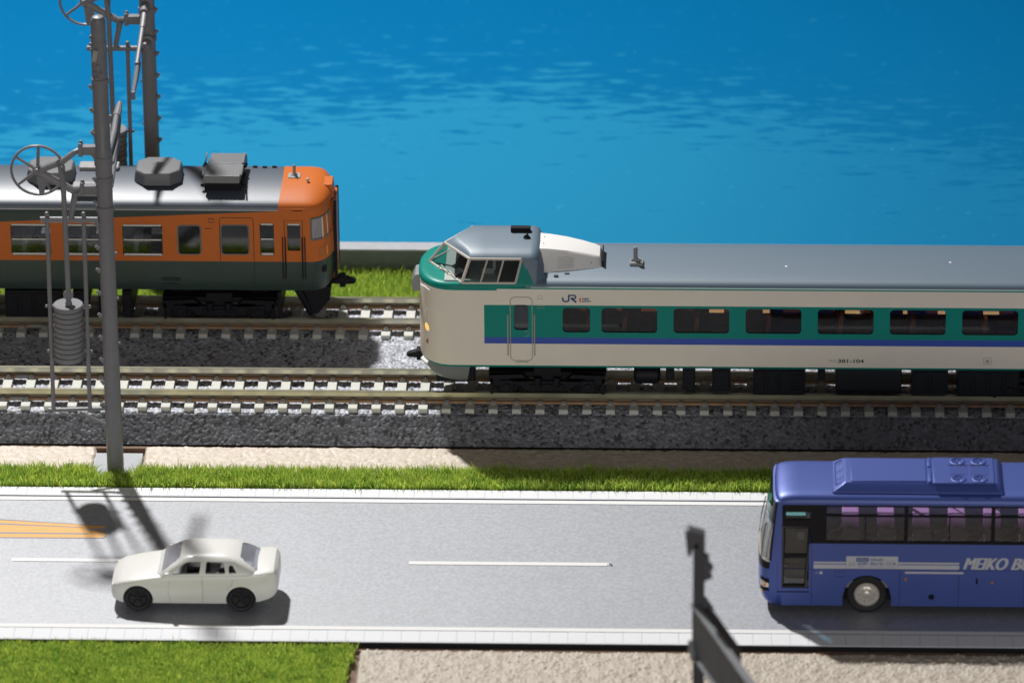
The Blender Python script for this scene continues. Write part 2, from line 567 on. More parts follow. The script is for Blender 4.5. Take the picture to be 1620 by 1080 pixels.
# ballast bed of the double track: one cast slab, the grains in relief
def ballast():
    st = 0.14
    prof = [(-9.6, -9.6), (-7.35, -8.0), (-3.75, -3.35), (-3.2, -3.0), (46.8, -3.0), (47.3, -3.35), (50.9, -8.0), (53.2, -9.6)]
    ys, zs, ss = [], [], []
    acc = 0
    for (y0, z0), (y1, z1) in zip(prof[1:-2], prof[2:-1]):
        L = math.hypot(y1 - y0, z1 - z0)
        n = max(2, int(L / st))
        for k in range(n):
            t = k / n
            ys.append(y0 + (y1 - y0) * t); zs.append(z0 + (z1 - z0) * t); ss.append(acc + L * t)
        acc += L
    ys, zs, ss = map(np.array, (ys, zs, ss))
    xs = np.arange(-84, 134, st)
    gx, gs = np.meshgrid(xs, ss)
    Yb = np.repeat(ys[:, None], len(xs), 1)
    Zb = np.repeat(zs[:, None], len(xs), 1)
    jx = gx + 0.25 * (vnoise(gx, gs, 0.6, 3) - 0.5)
    js = gs + 0.25 * (vnoise(gx, gs, 0.6, 4) - 0.5)
    a1, a2, ta = worley(jx, js, 0.64, 11)
    b1, b2, tb = worley(jx, js, 0.42, 12)
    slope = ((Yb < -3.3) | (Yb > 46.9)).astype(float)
    big = np.sqrt(np.clip(1 - (a1 * 1.45) ** 2, 0, 1)) * (0.5 + 0.6 * ta)
    small = np.sqrt(np.clip(1 - (b1 * 1.45) ** 2, 0, 1)) * (0.35 + 0.6 * tb)
    h = np.maximum(big, small * 0.75)
    lump = vnoise(gx, gs, 4.0, 5) - 0.5
    amp = 0.27 - 0.08 * slope
    d = amp * (h - 0.55) + 0.12 * lump
    ny = np.where(slope > 0, np.where(Yb < 20, -0.77, 0.77), 0.0)
    nz = np.where(slope > 0, 0.64, 1.0)
    tone = np.clip(0.50 + 0.5 * (np.where(big > small * 0.75, ta, tb) - 0.5) + 0.25 * (vnoise(gx, gs, 1.3, 8) - 0.5), 0, 1)
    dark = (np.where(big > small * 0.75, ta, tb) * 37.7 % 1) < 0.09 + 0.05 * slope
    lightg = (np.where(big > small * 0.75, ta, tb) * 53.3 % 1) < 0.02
    tone = np.where(dark, 0.03, np.where(lightg, 1.0, tone)) * (1 - 0.68 * slope)  # shade of the slopes painted in: tone lowered there
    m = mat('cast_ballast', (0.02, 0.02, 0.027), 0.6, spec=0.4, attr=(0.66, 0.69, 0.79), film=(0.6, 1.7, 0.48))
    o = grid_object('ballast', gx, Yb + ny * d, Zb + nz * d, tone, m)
    return struct(o, 'stuff')
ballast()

# sand-covered slabs and the open sand in front
m_sand = mat('sand_coat', (0.44, 0.37, 0.29), 0.9, bump=(3.0, 0.4, 0.25), attr=(0.57, 0.505, 0.415), film=(0.8, 1.7, 0.6))
def sand_grid(name, x0, x1, y0, y1, z, st, amp, seed, drop=0.0, crack=False):
    xs, ys = np.arange(x0, x1 + st, st), np.arange(y0, y1 + st, st)
    gx, gy = np.meshgrid(xs, ys)
    a1, a2, ta = worley(gx + 0.4 * vnoise(gx, gy, 1, seed), gy, 0.75, seed + 1)
    h = amp * (np.clip((a2 - a1) * 1.5, 0, 1) * (0.4 + 0.6 * ta) + 0.9 * (vnoise(gx, gy, 1.1, seed + 2) - 0.5) + 0.7 * (vnoise(gx, gy, 3.5, seed + 3) - 0.5))
    if crack:
        c1, c2, tc_ = worley(gx + 1.2 * vnoise(gx, gy, 1.5, seed + 5), gy * 1.7, 2.4, seed + 4)
        h = h * 0.6 - 1.3 * amp * np.exp(-((c2 - c1) / 0.07) ** 2) * (tc_ > 0.45)
    e = np.minimum.reduce([gx - x0, x1 - gx, gy - y0, y1 - gy])
    wob = 0.35 * vnoise(gx, gy, 0.8, seed + 7)
    z_ = z + h - 1.6 * np.clip(1 - (e - wob) / 0.55, 0, 1) ** 2
    gy2 = gy + np.where((gy - y0 < 0.3) | (y1 - gy < 0.3), 0.5 * (vnoise(gx, gy, 0.9, seed + 8) - 0.5), 0)
    return grid_object(name, gx, gy2, z_, np.clip(0.5 + (ta - 0.5) * 0.8, 0, 1), m_sand)
m_sand0 = m_sand
m_sand = mat('pale_sand_coat', (0.50, 0.405, 0.31), 0.9, bump=(3.0, 0.4, 0.25), attr=(0.66, 0.57, 0.46), film=(1.0, 1.85, 0.6))
sl = sand_grid('sand_slab', -110, -53.0, -20.5, -8.15, -7.85, 0.3, 0.20, 21, crack=True)
sl['label'], sl['category'], sl['group'] = 'pale sand-coated slab beside the tracks, left of the near pole', 'slab', 'sand coated slabs along the track'
sl = sand_grid('sand_slab', -44.2, 140, -20.5, -7.9, -7.85, 0.3, 0.20, 31, crack=True)
sl['label'], sl['category'], sl['group'] = 'long pale sand-coated slab beside the tracks, right of the near pole', 'slab', 'sand coated slabs along the track'
m_sand = m_sand0
struct(sand_grid('sand', 1.2, 150, -125, -88.0, -8.95, 0.24, 0.40, 41))
# brown strip showing between track bed and slabs
struct(obj('track_bed_edge', MB().box(-110, 140, -8.4, -7.2, -9.6, -8.35), m_board))

# grass
m_grass = mat('static_grass', (0.17, 0.38, 0.05), 0.42, spec=0.6, attr=(0.88, 0.95, 0.20))
_n, _l = m_grass.node_tree.nodes, m_grass.node_tree.links
_t = _n.new('ShaderNodeBsdfTranslucent')
_m = _n.new('ShaderNodeMixShader')
_m.inputs[0].default_value = 0.5
_l.new(_n['Principled BSDF'].inputs['Base Color'].links[0].from_socket, _t.inputs[0])
_l.new(_n['Principled BSDF'].outputs[0], _m.inputs[1])
_l.new(_t.outputs[0], _m.inputs[2])
_l.new(_m.outputs[0], _n['Material Output'].inputs[0])
def grass(name, x0, x1, y0, y1, z, h, dens, seed, edge=None):
    r = np.random.default_rng(seed)
    n = int((x1 - x0) * (y1 - y0) * dens)
    px, py = r.uniform(x0, x1, n), r.uniform(y0, y1, n)
    if edge:
        k = edge(px, py, r)
        px, py = px[k], py[k]
    n = len(px)
    hh = h * r.uniform(0.55, 1.15, n) * (0.85 + 0.3 * vnoise(px, py, 3.0, seed))
    a = r.uniform(0, 2 * np.pi, n)
    lean = np.abs(r.normal(0, 0.42, n)) * hh
    la = r.uniform(0, 2 * np.pi, n)
    w = r.uniform(0.07, 0.15, n)
    wx, wy = np.cos(a) * w, np.sin(a) * w
    lx, ly = np.cos(la) * lean, np.sin(la) * lean
    P = np.zeros((n, 5, 3), np.float32)
    P[:, 0] = np.stack([px - wx, py - wy, np.full(n, z)], -1)
    P[:, 1] = np.stack([px + wx, py + wy, np.full(n, z)], -1)
    P[:, 2] = np.stack([px + wx * 0.85 + lx * 0.35, py + wy * 0.85 + ly * 0.35, z + hh * 0.6], -1)
    P[:, 3] = np.stack([px - wx * 0.85 + lx * 0.35, py - wy * 0.85 + ly * 0.35, z + hh * 0.6], -1)
    P[:, 4] = np.stack([px + lx, py + ly, z + hh], -1)
    tone = np.clip(r.normal(0.45, 0.22, n) + 0.25 * (vnoise(px, py, 2.2, seed + 1) - 0.5), 0, 1)
    T = np.repeat(tone[:, None], 5, 1)
    me = bpy.data.meshes.new(name)
    me.vertices.add(n * 5)
    me.vertices.foreach_set('co', P.ravel())
    base = (np.arange(n) * 5)[:, None]
    lv = np.concatenate([base + np.array([0, 1, 2, 3]), base + np.array([3, 2, 4])], 1).ravel().astype(np.int32)
    me.loops.add(len(lv))
    me.loops.foreach_set('vertex_index', lv)
    me.polygons.add(2 * n)
    s0 = (np.arange(n) * 7)[:, None] + np.array([0, 4])
    me.polygons.foreach_set('loop_start', s0.ravel().astype(np.int32))
    me.update(calc_edges=True)
    at = me.attributes.new('tone', 'FLOAT', 'POINT')
    at.data.foreach_set('value', T.ravel().astype(np.float32))
    me.materials.append(m_grass)
    o = bpy.data.objects.new(name, me)
    C.objects.link(o)
    return struct(o, 'stuff')
m_turf = mat('green_turf_base', (0.14, 0.23, 0.03), 0.9, var=(1, 0.3))
def turf(name, loop, z):
    return struct(obj(name, MB().prism(loop, lambda u, v, d: (u, v, z + d), 0, 0.3), m_turf))
near_pole = lambda x, y: (np.abs(x + 48.9) < 4.0) & (y > -20.9 + 0.6 * np.sin(x * 3.1))
grass('grass', -84, 136, -25.4, -18.0, -8.9, 2.55, 27, 51, lambda x, y, r: ~near_pole(x, y) & (y < -18.6 + 0.7 * vnoise(x, y, 1.2, 77)))
turf('turf', rect(-100, 140, -26.0, -20.6), -9.2)
grass('grass', -80, 2.2, -108, -87.9, -9.2, 1.75, 30, 52, lambda x, y, r: (x < 1.0 - 0.1 * (-87 - y) + 0.7 * (vnoise(x, y, 1.0, 78) - 0.5)))
turf('turf', [(-110, -130), (-2.6, -130), (0.6, -88), (-110, -88)], -8.95)
grass('grass', -110, 140, 52.0, 71.9, -9.0, 3.0, 14, 53)
turf('turf', rect(-130, 140, 51.5, 72.0), -9.4)

# ------------------------------------------------------------------ tracks
def railway_track(yc, x_off, label):
    t = thing('railway_track', label, 'track', (0, yc, 0), 'model railway tracks')
    X0, X1 = -92, 141
    head = [(-0.40, -0.06), (-0.34, 0), (0.34, 0), (0.40, -0.06), (0.40, -0.95), (0.30, -1.05), (-0.30, -1.05), (-0.40, -0.95)]
    web = [(-0.2, -1.0), (0.2, -1.0), (0.2, -1.75), (-0.2, -1.75)]
    foot = [(-0.74, -1.78), (-0.5, -1.68), (0.5, -1.68), (0.74, -1.78), (0.78, -2.2), (-0.78, -2.2)]
    for s in (-1, 1):
        mb = MB()
        fn = lambda u, v, d, s=s: (d, yc + 4.9 * s + u, v)
        mb.prism(head, fn, X0, X1, 0).prism(web, fn, X0, X1, 1).prism(foot, fn, X0, X1, 2)
        obj('rail', mb, [m_nickel, m_railweb, m_copper], t, smooth=0)
        j = MB()
        sg = -1
        j.box(-70.7, -67.5, yc + 4.9 * s - 0.95, yc + 4.9 * s - 0.2, -2.1, -1.45).box(-70.7, -67.5, yc + 4.9 * s + 0.2, yc + 4.9 * s + 0.95, -2.1, -1.45)
        obj('rail_joiner', j, m_chair, t, bevel=0.08)
    sp = [(-0.92, -3.4), (0.92, -3.4), (0.86, -2.1), (-0.86, -2.1)]
    sm = MB()
    rings = []
    for y in (-8.3, -8.15, 8.15, 8.3):
        e = 0.12 if abs(y) > 8.2 else 0.0
        rings.append([(x * (1 - e * 0.3), y, z - (e if z > -3 else 0)) for x, z in sp])
    sm.loft(rings)
    me_s = mesh('sleeper', sm, m_sleeper, smooth=0)
    me_c = []
    for y in (-1, 1):
        cm = MB()
        a = 0.55 * y
        cm.prism([(0.78 * y, -2.1), (1.42 * y, -2.1), (1.36 * y, -1.72), (0.98 * y, -1.42), (0.60 * y, -1.42), (0.60 * y, -1.75), (0.78 * y, -1.75)], lambda u, v, d: (d, u, v), -0.46, 0.46)
        cm.lathe([(0.01, 0.0), (0.22, 0.0), (0.20, 0.10), (0.01, 0.12)], (0, 1.02 * y, -1.46), 'z', 8)
        me_c.append(mesh('rail_chair', cm, m_chair, smooth=0))
    for k in range(-20, 32):
        x = k * 4.5 + x_off
        s_ = link('sleeper', me_s, t, (x, 0, 0))
        for q in (-1, 1):
            for mc in me_c:
                link('rail_chair', mc, s_, (0, 4.9 * q, 0))
railway_track(5.3, 0.0, 'front railway track with pale sleepers, the one under the cream and green train')
railway_track(38.3, 0.11, 'rear railway track with pale sleepers, the one under the orange and green train')

# ------------------------------------------------------------------ catenary poles with their balance weights
def catenary_pole(loc, arm, peg_side, label):
    """arm: +1 arms reach away from the camera, -1 towards it"""
    t = thing('catenary_pole', label, 'catenary pole', loc, 'catenary poles beside the tracks')
    X0, Y0, Z0 = loc
    dz = Z0 + 8.3                       # heights below were measured for a foot at -8.3
    P = lambda x, y, z: (X0 + x + 48.75, Y0 + y, z + dz)
    mb = MB()
    prof = [(1.62, -8.3), (1.6, -7), (1.52, 20), (1.47, 46.0), (1.72, 46.1), (1.72, 47.2), (1.50, 47.3), (1.50, 51.8), (1.72, 51.9), (1.72, 53.2), (1.56, 53.3), (1.56, 55.4), (1.72, 55.5),
            (1.72, 57.2), (1.56, 57.4), (1.56, 58.6), (1.46, 58.8), (1.44, 71.9), (1.64, 72.0), (1.64, 72.9), (1.46, 73.0), (1.46, 80.4), (1.40, 80.5), (1.40, 84.0), (1.32, 84.6), (1.0, 85.1), (0.4, 85.3), (0.01, 85.3)]
    mb.lathe([(r, z) for r, z in prof], P(-48.75, 0, 0), 'z', 28)
    obj('pole', mb, m_pole, t, smooth=28)
    if arm > 0:
        obj('base_plate', MB().box(*[v for a in zip(P(-53.9, -2.6, -9.3), P(-44.3, 8.7, -8.4)) for v in a]), m_baseplate, t, bevel=0.1)
    for k in range(-3, 13 if peg_side < 0 else 15):
        z = 15.79 + 4.64 * k
        c = -48.75 + peg_side * 1.4
        pm = MB()
        pm.tube([P(c, -0.45, z - 0.45), P(c + peg_side * 0.38, -0.5, z - 0.1), P(c + peg_side * 0.62, -0.5, z + 0.12), P(c + peg_side * 0.7, -0.5, z + 0.2)], [0.5, 0.36, 0.33, 0.16], 8)
        obj('climbing_step', pm, m_pole, t)
        if k % 2 and k > 0:
            c = -48.75 - peg_side * 1.4
            obj('climbing_step', MB().tube([P(c, 0.75, z - 2), P(c - peg_side * 0.42, 0.8, z - 1.8)], [0.3, 0.24], 7), m_pole, t)
    # sockets on the pole
    for z in (58.46, 50.52):
        b = MB()
        b.box(*[v for a in zip(P(-53.1, -0.75, z - 0.85), P(-49.9, 0.75, z + 0.85)) for v in a])
        b.box(*[v for a in zip(P(-53.3, -0.95, z - 1.1), P(-52.5, 0.95, z + 1.05)) for v in a])
        for q in (-1, 1):
            b.ball(P(-52.9, -0.7 * q, z + 1.2), 0.42)
            b.ball(P(-50.2, -0.6, z + 0.65 * q), 0.3)
        obj('socket', b, m_pole, t, bevel=0.12)
    # tension wheel: a thin spoked rim in the vertical plane of the track
    wc = P(-61.05, -0.3, 54.4)
    wh = MB()
    n = 40
    wh.lathe([(4.75, -0.24), (5.1, -0.27), (5.18, 0), (5.1, 0.27), (4.75, 0.24), (4.66, 0), (4.75, -0.24)], wc, 'y', n, caps=False)
    ow = obj('tension_wheel', wh, m_pole, t)
    for a in (86, 146, 24, 218, 300, 332):
        r = math.radians(a)
        d = (math.cos(r), math.sin(r))
        obj('spoke', MB().tube([(wc[0] + d[0] * 0.6, wc[1], wc[2] + d[1] * 0.6), (wc[0] + d[0] * 4.8, wc[1], wc[2] + d[1] * 4.8)], [0.34, 0.26], 8), m_pole, ow)
    hb = MB().lathe([(0.01, -1.15), (0.62, -1.1), (0.7, -0.6), (0.95, -0.5), (1.0, 0.7), (0.01, 0.75)], wc, 'y', 16)
    obj('hub', hb, m_pole, ow)
    # carrier arms, tip plate, strut
    ar = MB()
    y = -0.75
    ar.tube([P(-60.9, y, 54.5), P(-56.4, y, 56.3), P(-53.9, y, 58.3), P(-52.9, 0, 58.46)], [0.62, 0.6, 0.55, 0.55], 10)
    ar.tube([P(-61.0, y, 54.3), P(-57.6, y, 52.4), P(-54.6, y, 50.6), P(-53.0, 0, 50.5)], [0.62, 0.72, 0.7, 0.6], 10)
    ar.tube([P(-54.1, y, 50.3), P(-55.3, y, 44.6)], [0.62, 0.5], 10)
    ar.prism([(-61.2, 53.6), (-59.6, 53.3), (-59.9, 50.0), (-60.8, 49.9), (-60.9, 50.6)], lambda u, v, d: P(u, d, v), y - 0.35, y + 0.35)
    ar.prism([(-59.8, 53.0), (-58.9, 52.9), (-59.9, 50.6)], lambda u, v, d: P(u, d, v), y - 0.25, y + 0.25)
    ar.prism([(-61.3, 54.6), (-60.3, 55.0), (-57.0, 52.9), (-57.6, 51.9), (-60.0, 52.9)], lambda u, v, d: P(u, d, v), y - 0.5, y - 0.1)
    obj('carrier_arm', ar, m_pole, t)
    # guide frame
    gf = MB().tube([P(-60.9, y, 44.6), P(-50.0, y, 44.6)], 0.56, 12)
    obj('guide_bracket', gf, m_pole, t)
    gf = MB()
    gf.tube([P(-60.9, y, 5.2), P(-50.0, y, 5.6)], 0.42, 8).tube([P(-55.0, y, 4.6), P(-50.0, y, 2.2)], 0.36, 8)
    obj('guide_bracket', gf, m_pole, t)
    for xa, xb in ((-59.65, -60.0), (-52.8, -53.1)):
        g = MB().tube([P(xa, y, 45.2), P(xa + 0.0, y, 44.4), P(xb, y, 5.0)], [0.42, 0.42, 0.40], 10)
        g.ball(P(xa, y, 45.7), 0.5)
        for z in (26.8, 17.5):
            for q in (-1, 1):
                g.ball(P(xa + (xb - xa) * 0.5 + q * 0.62, y, z), 0.34)
        obj('guide_rod', g, m_pole, t)
    wr = MB().tube([P(-56.9, y - 0.6, 56.0), P(-56.4, y - 0.55, 53.5), P(-56.3, y - 0.3, 50), P(-56.25, y, 30), P(-56.25, y, 27.4)], [0.35, 0.55, 0.5, 0.5, 0.5], 10)
    wr.lathe([(0.2, -0.3), (0.95, -0.28), (1.0, 0), (0.95, 0.28), (0.2, 0.3)], P(-56.25, y - 0.1, 29.2), 'y', 14)
    wr.tube([P(-56.25, y, 28.4), P(-56.25, y - 0.1, 27.2)], [0.35, 0.75], 10)
    obj('weight_rod', wr, m_pole, t)
    ws = MB()
    for k in range(11):
        z0 = 15.95 + k * 1.04
        xo = -56.35 - 0.03 * (10 - k) + (0.04 if k % 2 else -0.04)
        r = 2.82
        obj('balance_weight', MB().lathe([(0.01, 0), (r - 0.14, 0), (r, 0.12), (r, 0.86), (r - 0.14, 0.98), (0.01, 0.98)], P(xo, y, z0), 'z', 32), m_pole, t)
    obj('weight_core', MB().lathe([(0.01, -0.9), (0.6, -0.5), (2.3, 0.1), (2.45, 0.3), (2.45, 11), (0.01, 11)], P(-56.5, y, 15.7), 'z', 24), m_pole, t)
    # arms that carry the wire over the track
    A = arm
    ca = MB()
    if A > 0:
        ca.tube([P(-48.1, 1.3, 56.6), P(-47.9, 12, 56.8), P(-48.1, 20, 57.2)], [0.62, 0.6, 0.55], 10)
        ca.tube([P(-48.05, 19, 57.0), P(-48.0, 20.5, 57.1), P(-47.9, 24.3, 57.6)], [0.8, 0.8, 0.5], 10)
        ca.tube([P(-47.2, 1.0, 55.5), P(-47.3, 10, 55.6), P(-47.9, 20, 56.4)], [0.42, 0.4, 0.36], 8)
        ca.tube([P(-47.6, 1.2, 50.5), P(-47.6, 14, 53), P(-47.8, 22, 55.5)], [0.4, 0.4, 0.35], 8)
    else:
        ca.tube([P(-48.9, -1.4, 54.2), P(-48.95, -4.2, 53.6)], [0.85, 0.95], 14)
        ca.tube([P(-48.9, -4.0, 53.6), P(-49.0, -8, 51.9)], [0.62, 0.60], 10)
        ca.tube([P(-49.0, -8, 51.9), P(-49.4, -17, 48.0)], [0.50, 0.46], 10)
        ca.tube([P(-49.4, -14, 47.0), P(-49.5, -18, 45.8), P(-49.6, -23.5, 44.6), P(-49.6, -24.3, 44.4)], [0.55, 0.55, 0.36, 0.3], 10)
        ca.tube([P(-49.2, -13.6, 49.5), P(-49.3, -20, 46.3), P(-49.6, -24.3, 44.4)], [0.38, 0.36, 0.3], 8)
        ca.tube([P(-49.6, -24.2, 45.2), P(-49.6, -24.2, 43.6)], [0.42, 0.42], 8)
        ca.lathe([(0.2, 0.3), (1.45, 0.2), (1.55, 0), (1.5, -0.25), (0.95, -0.4), (0.8, -1.1), (0.3, -1.5), (0.01, -1.55)], P(-48.75, -1.75, 46.3), 'y', 20)
        ca.ball(P(-48.9, -3.6, 46.3), 0.85)
    obj('wire_arm', ca, m_pole, t)
    if A > 0:
        sp_ = MB().prism([(-50.1, 76.6), (-49.2, 76.7), (-48.7, 79.0), (-49.6, 79.2)], lambda u, v, d: P(u, -1.75 - 0.35 * (v - 79) * 0.6 + d, v), -0.2, 0.25)
        obj('pole_plate', sp_, m_grey, t, bevel=0.08)
        pb = MB()
        for x, z, r in ((-49.9, 75.7, 0.4), (-48.9, 75.8, 0.5), (-49.5, 74.4, 0.35), (-48.5, 74.3, 0.45), (-49.2, 73.4, 0.5), (-50.1, 81.1, 0.42), (-50.2, 79.7, 0.4), (-50.1, 78.6, 0.35)):
            pb.ball(P(x, -1.3 if x > -49.8 else -0.3, z), r)
        obj('pole_fitting', pb, m_pole, t)
m_baseplate = mat('pale_grey_plate', (0.42, 0.44, 0.47), 0.6, var=(0.6, 0.08), bump=(2, 0.2, 0.1))
catenary_pole((-48.75, -19.0, -8.3), 1, -1, 'near tall grey catenary pole standing in the grass beside the road, spoked wheel and weights')
catenary_pole((-47.9, 62.6, -7.5), -1, 1, 'far tall grey catenary pole rising behind the orange train')

# ------------------------------------------------------------------ out-of-focus gantry post close to the camera
def gantry():
    PY, z0, zt = -170.0, -9.6, 56.6
    t = thing('gantry_post', 'dark blurred gantry post with a girder, close in front of the road', 'gantry', (62.7, PY, z0))
    x0, x1 = 61.75, 63.65
    h = MB()
    h.box(x0, x0 + 0.4, PY - 1, PY + 1, z0, zt).box(x1 - 0.4, x1, PY - 1, PY + 1, z0, zt).box(x0 + 0.3, x1 - 0.3, PY - 0.2, PY + 0.2, z0, zt)
    obj('post', h, m_gant, t, bevel=0.1)
    obj('base_plate', MB().box(60, 65.4, PY - 2.5, PY + 2.5, z0, z0 + 0.8), m_gant, t, bevel=0.15)
    c = MB()
    c.prism([(60.4, 57.4), (61.0, 57.6), (63.7, 56.7), (63.7, 54.2), (61.7, 54.2), (61.3, 52.6), (60.8, 53.2)], lambda u, v, d: (u, PY + d, v), -1.1, 1.1)
    c.prism([(63.5, 53.0), (64.4, 52.4), (64.2, 51.4), (65.1, 50.4), (64.4, 49.8), (64.9, 48.7), (63.6, 48.1)], lambda u, v, d: (u, PY + d, v), -0.8, 0.8)
    obj('insulator_bracket', c, m_gant, t, bevel=0.12)
    c = MB().prism([(63.5, 45.0), (64.0, 44.6), (65.2, 42.6), (65.2, 40), (63.5, 40)], lambda u, v, d: (u, PY + d, v), -0.8, 0.6)
    obj('gusset', c, m_gant, t, bevel=0.1)
    # girder: two flanges, lattice between, running towards the camera and to the right
    A, B = Vector((62.0, PY + 0.5, 0)), Vector((77.5, PY - 45, 0))
    d = (B - A).normalized()
    nrm = Vector((-d.y, d.x, 0))
    if nrm.x < 0:
        nrm = -nrm
    def at(s, n_, z):
        p = A + d * s + nrm * n_
        return (p.x, p.y, z)
    Lg = (B - A).length
    ztop, zb = 43.6, 34.6
    g = MB()
    def slab(s0, s1, n0, n1, za, zc, mb, m=0):
        mb.add([at(s, n_, z) for z in (za, zc) for n_ in (n0, n1) for s in (s0, s1)], [(0, 2, 3, 1), (4, 5, 7, 6), (0, 1, 5, 4), (2, 6, 7, 3), (0, 4, 6, 2), (1, 3, 7, 5)], m)
    slab(0, Lg, -0.75, 0.55, ztop - 0.5, ztop, g)
    obj('top_flange', g, m_gant2, t, bevel=0.08)
    g = MB()
    slab(0, 17, 0.6, 2.3, ztop - 3.2, ztop - 0.3, g)
    obj('side_flange', g, m_gantb, t, bevel=0.08)
    g = MB()
    slab(0, Lg, -1.1, 0.9, zb, zb + 0.5, g)
    obj('bottom_flange', g, m_gant2, t, bevel=0.08)
    for k in range(24):
        g = MB()
        s0 = 0.6 + k * 1.95
        slab(s0, s0 + 0.9, -0.6, -0.2, zb + 0.5, ztop - 0.5, g)
        obj('web_slat', g, m_gants, t)
    g = MB()
    slab(0, Lg, 0.1, 0.4, zb + 0.5, ztop - 0.5, g)
    obj('web_plate', g, m_gantd, t)
    g = MB()
    g.tube([(61.4, PY - 1.2, 37.5), (61.9, PY - 2.0, 34.6), (64.6, PY - 3.0, 33.6), (65.6, PY - 3.5, 31.6), (66.0, PY - 3.5, 28)], [0.5, 0.6, 0.6, 0.5, 0.5], 8)
    obj('brace', g, m_gant2, t)
m_gant = mat('gantry_charcoal', (0.085, 0.088, 0.10), 0.45)
m_gant2 = mat('gantry_grey', (0.22, 0.23, 0.25), 0.42)
m_gants = mat('gantry_slat_grey', (0.15, 0.155, 0.17), 0.5)
m_gantd = mat('gantry_dark_web', (0.03, 0.031, 0.036), 0.6)
m_gantb = mat('gantry_brown', (0.075, 0.062, 0.06), 0.55)
gantry()

# ------------------------------------------------------------------ shared rolling-stock pieces
def text_mesh(txt, size, bold=0.0, shear=0.0, sx=1.0):
    cu = bpy.data.curves.new('lettering', 'FONT')
    cu.body = txt
    cu.size = size
    cu.offset = bold
    cu.shear = shear
    o = bpy.data.objects.new('lettering', cu)
    C.objects.link(o)
    dg = bpy.context.evaluated_depsgraph_get()
    me = bpy.data.meshes.new_from_object(o.evaluated_get(dg))
    bpy.data.objects.remove(o)
    bpy.data.curves.remove(cu)
    vs = [(v.co.x * sx, v.co.y) for v in me.vertices]
    fs = [tuple(p.vertices) for p in me.polygons]
    bpy.data.meshes.remove(me)
    return vs, fs

def fit_text(mb, txt, x0, x1, z0, z1, y, bold=0.0, shear=0.0, m=0):
    """lettering fitted into a box on a wall that faces the camera"""
    vs, fs = text_mesh(txt, 1.0, bold, shear)
    a = np.array(vs)
    lo, hi = a.min(0), a.max(0)
    sc = np.array([(x1 - x0), (z1 - z0)]) / (hi - lo)
    a = (a - lo) * sc + np.array([x0, z0])
    mb.add([(p[0], y, p[1]) for p in a], fs, m)

def bogie(parent, x, yc, base=15.5, r=2.85, hw=8.4):
    root = OFF[parent.name]
    b = MB()
    b.box(x - base / 2 - 3.5, x + base / 2 + 3.5, yc - hw + 1.2, yc + hw - 1.2, 4.2, 5.4)
    b.box(x - 2.6, x + 2.6, yc - hw + 0.6, yc + hw - 0.6, 3.2, 6.6)
    o = obj('bogie', b, m_black_m, parent, bevel=0.1)
    for s in (-1, 1):
        f = MB()
        y0, y1 = (yc - hw, yc - hw + 1.1) if s < 0 else (yc + hw - 1.1, yc + hw)
        fn = lambda u, v, d: (x + u, d, v)
        f.prism([(-base / 2 - 3.6, 3.9), (-base / 2 - 3.2, 5.2), (-base / 2 + 3.0, 5.4), (-3.4, 4.0), (3.4, 4.0), (base / 2 - 3.0, 5.4), (base / 2 + 3.2, 5.2), (base / 2 + 3.6, 3.9),
                 (base / 2 + 2.0, 3.0), (base / 2 - 2.2, 3.2), (4.0, 2.0), (-4.0, 2.0), (-base / 2 + 2.2, 3.2), (-base / 2 - 2.0, 3.0)], fn, y0, y1)
        f.box(x - 3.1, x + 3.1, y0 - 0.35, y1 + 0.35, 2.2, 3.4)
        for q in (-1, 1):
            cx = x + q * base / 2
            f.box(cx - 1.25, cx + 1.25, y0 - 0.5, y1 + 0.5, 1.9, 4.3)
            f.lathe([(0.01, -0.45), (0.8, -0.4), (0.85, 0.4), (0.01, 0.45)], (cx, y0 - 0.4 if s < 0 else y1 + 0.4, 2.9), 'y', 14)
            f.lathe([(0.75, 2.9), (0.75, 4.8)], (x + q * 1.8, (y0 + y1) / 2 + 0.45 * s, 0), 'z', 10)
            f.box(cx + q * 2.6, cx + q * 3.2, y0, y1, 1.2, 4.6)
        obj('side_frame', f, m_black, o, bevel=0.08)
    for q in (-1, 1):
        for s in (-1, 1):
            w = MB().lathe([(0.01, -0.5), (r - 0.9, -0.5), (r - 0.75, -0.15), (r - 0.35, -0.2), (r, -0.45), (r, 0.25), (r + 0.28, 0.35), (r + 0.25, 0.55), (0.01, 0.55)], (x + q * base / 2, yc + 4.75 * s, r), 'y', 28)
            if s > 0:
                w.v = [(a, 2 * (yc + 4.75) - b_, c) for a, b_, c in w.v]
            obj('wheel', w, m_black_m, o)

